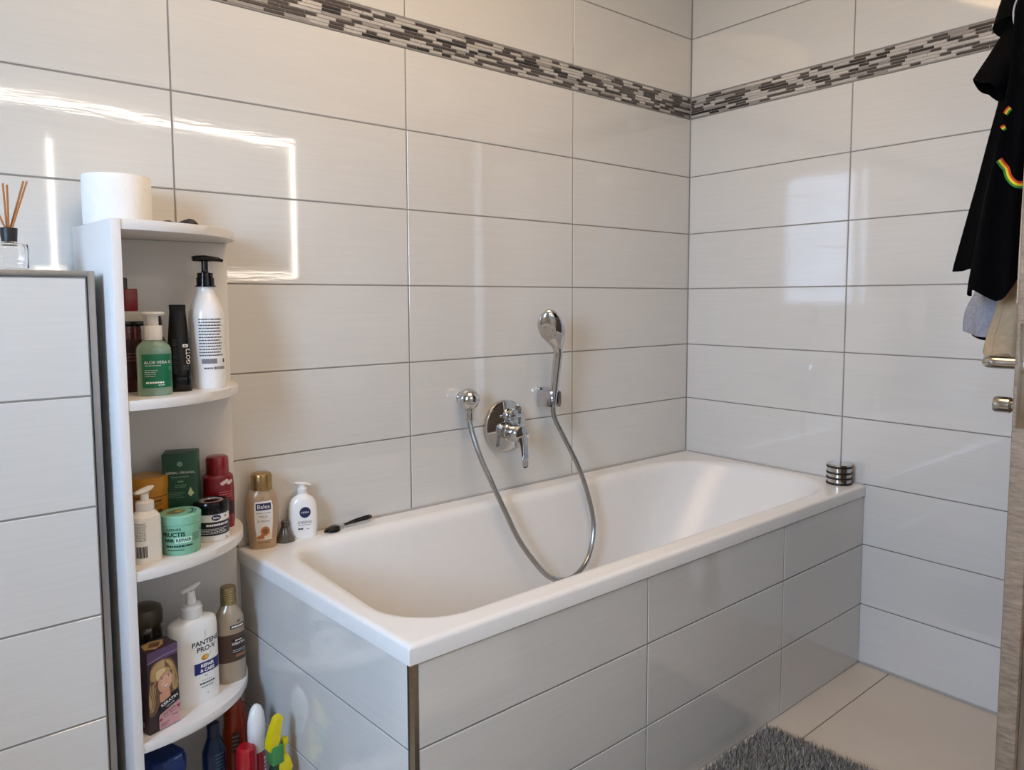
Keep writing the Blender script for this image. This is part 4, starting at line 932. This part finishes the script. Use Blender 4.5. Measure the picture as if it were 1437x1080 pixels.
for z, hy_, hx_ in ((1.625, .050, .09), (1.66, .046, .085), (1.70, .040, .08), (1.745, .034, .07)):
    rg.append([Vector((-.665+hx_*math.cos(2*PI*i/32), DY+.012+hy_+hy_*math.sin(2*PI*i/32), z)) for i in range(32)])
mb.loft(rg, 0, True, True); mb.build('collar', BLK, ts)
# rainbow line woven onto the cloth
vs = mbA.v+mbB.v; fs = list(mbA.f)+[tuple(i+len(mbA.v) for i in f) for f in mbB.f]
tri = [f for f in fs if len(f) <= 4]
bvh = BVHTree.FromPolygons([Vector(v) for v in vs], tri)
def hit(u, v):
    d = (fw+R_*((u-718.5)/F)+U_*((498.643-v)/F)).normalized()
    h = bvh.ray_cast(CAM, d)
    return (h[0]-d*.0022) if h[0] is not None else None
RED, YEL, GRN = pm('rainbow red', '#c23a12', .8), pm('rainbow yellow', '#e3c318', .8), pm('rainbow green', '#2f7d2a', .8)
def rainbow(pts, wd):
    mb = MB(); mb.keep = True
    c = catmull([Vector((p[0], p[1], 0)) for p in pts], 6); prev = None
    for i, q in enumerate(c):
        t = (c[min(i+1, len(c)-1)]-c[max(i-1, 0)]).normalized(); nrm_ = Vector((t.y, -t.x, 0))
        row = [hit(q.x+nrm_.x*s*wd, q.y+nrm_.y*s*wd) for s in (1.5, .5, -.5, -1.5)]
        if prev and all(row) and all(prev) and max((a-row[0]).length for a in row) < .02 and max((a-prev[0]).length for a in prev) < .02 and max((a-b).length for a, b in zip(row, prev)) < .05:
            for k in range(3): mb.add([prev[k], prev[k+1], row[k+1], row[k]], [(0, 1, 2, 3)], k)
        prev = row
    if mb.v: mb.build('rainbow_line', [RED, YEL, GRN], fl_)
rainbow([(1402, 224), (1407, 231), (1412, 237), (1415, 247), (1421, 255), (1429, 259), (1440, 258), (1447, 252)], 3.4)
rainbow([(1394, 203), (1399, 196), (1402, 188), (1406, 181), (1411, 178)], 2.6)
rainbow([(1411, 160), (1414, 155), (1418, 151)], 2.4)
gs = thing('grey_shirt', 'grey marl shirt tail hanging below the black shirt', 'shirt')
def hemG(th): return 1.078-.012*math.cos(th)
mbG = drape(-.56, .085, [(1.05, -1.160), (1.085, -1.1555), (1.12, -1.160), (1.15, -1.175), (1.2, -1.190), (1.5, -1.215)], 1.70, lambda th: 1.083+.018*math.cos(th), 5, .005, seed=12, back=DY+.045)
mbG.build('body', GRY, gs)
mb = drape(-.56, .075, [(1.05, -1.170), (1.085, -1.166), (1.12, -1.171), (1.2, -1.19)], 1.080, lambda th: 1.076+.018*math.cos(th), 5, .001, seed=12, back=DY+.045); mb.build('hem_lining', BLK, gs)
tw = thing('beige_towel', 'beige terry towel hanging behind the door handle', 'towel')
mbT = drape(-.62, .085, [(.97, -1.225), (1.02, -1.196), (1.04, -1.190), (1.08, -1.198), (1.13, -1.212), (1.25, -1.22), (1.5, -1.24)], 1.69, lambda th: 1.02+.012*math.sin(3*th)-.0*math.cos(th), 6, .006, seed=21)
mbT.build('cloth', BEI, tw)
lc = thing('light_beige_garment', 'light beige garment edge showing between black shirt and wooden door', 'garment')
mbL = drape(-.745, .040, [(1.10, -1.245), (1.14, -1.243), (1.3, -1.25), (1.6, -1.262)], 1.68, lambda th: 1.135+.004*math.sin(2*th), 5, .003, seed=31, n=48)
mbL.build('cloth', LBE, lc)

# ------------------------------------------------------------------ rug
rug = thing('bath_rug', 'shaggy grey bath rug on the floor in front of the bathtub', 'rug', (-.558, -.7015, 0), math.radians(0))
RL, RW_ = .90, .56
def rg_pt(u, v): return Vector((-u*RL+.05*v*1.0, -v*RW_+.004*math.sin(9*u), 0))
mb = MB(); ol = []
for i in range(13): ol.append(rg_pt(i/12, .0))
for i in range(1, 9): ol.append(rg_pt(1, i/8))
for i in range(1, 13): ol.append(rg_pt(1-i/12, 1))
for i in range(1, 8): ol.append(rg_pt(0, 1-i/8))
mb.prism([(p.x, p.y) for p in ol], .001, .008); mb.build('backing', pm('rug backing', '#5f5e5c', .95), rug)
rnd = random.Random(5); vs = []; fs = []; ms = []
nu, nv_ = 150, 92
for i in range(nu):
    for j in range(nv_):
        c = rg_pt((i+rnd.random())/nu, (j+rnd.random())/nv_)
        if (i > 75 and j % 2): continue
        k = 5
        for _ in range(k):
            a = rnd.random()*2*PI; l = .016+.010*rnd.random(); ln = .003+.010*rnd.random(); w_ = .0009+.0006*rnd.random()
            bx, by = c.x+rnd.uniform(-.003, .003), c.y+rnd.uniform(-.003, .003); dx, dy = math.cos(a), math.sin(a); px_, py_ = -dy*w_, dx*w_
            o = len(vs)
            vs += [(bx+px_, by+py_, .007), (bx-px_, by-py_, .007), (bx+dx*ln*.4-px_, by+dy*ln*.4-py_, .007+l*.6), (bx+dx*ln*.4+px_, by+dy*ln*.4+py_, .007+l*.6), (bx+dx*ln, by+dy*ln, .007+l)]
            fs += [(o, o+1, o+2, o+3), (o+3, o+2, o+4)]; mi = 0 if rnd.random() < .6 else (1 if rnd.random() < .6 else 2); ms += [mi, mi]
mb = MB(); mb.v = vs; mb.f = fs; mb.m = ms; mb.keep = True
tag(mb.build('pile', [pm('grey pile', '#958f87', .9), pm('light grey pile', '#aea79e', .9), pm('dark grey pile', '#746f69', .9)], rug), kind='stuff')

# ------------------------------------------------------------------ view
vs_ = scene.view_settings; vs_.view_transform = 'Standard'; vs_.look = 'None'; vs_.exposure = 0; vs_.gamma = 1; vs_.use_curve_mapping = False
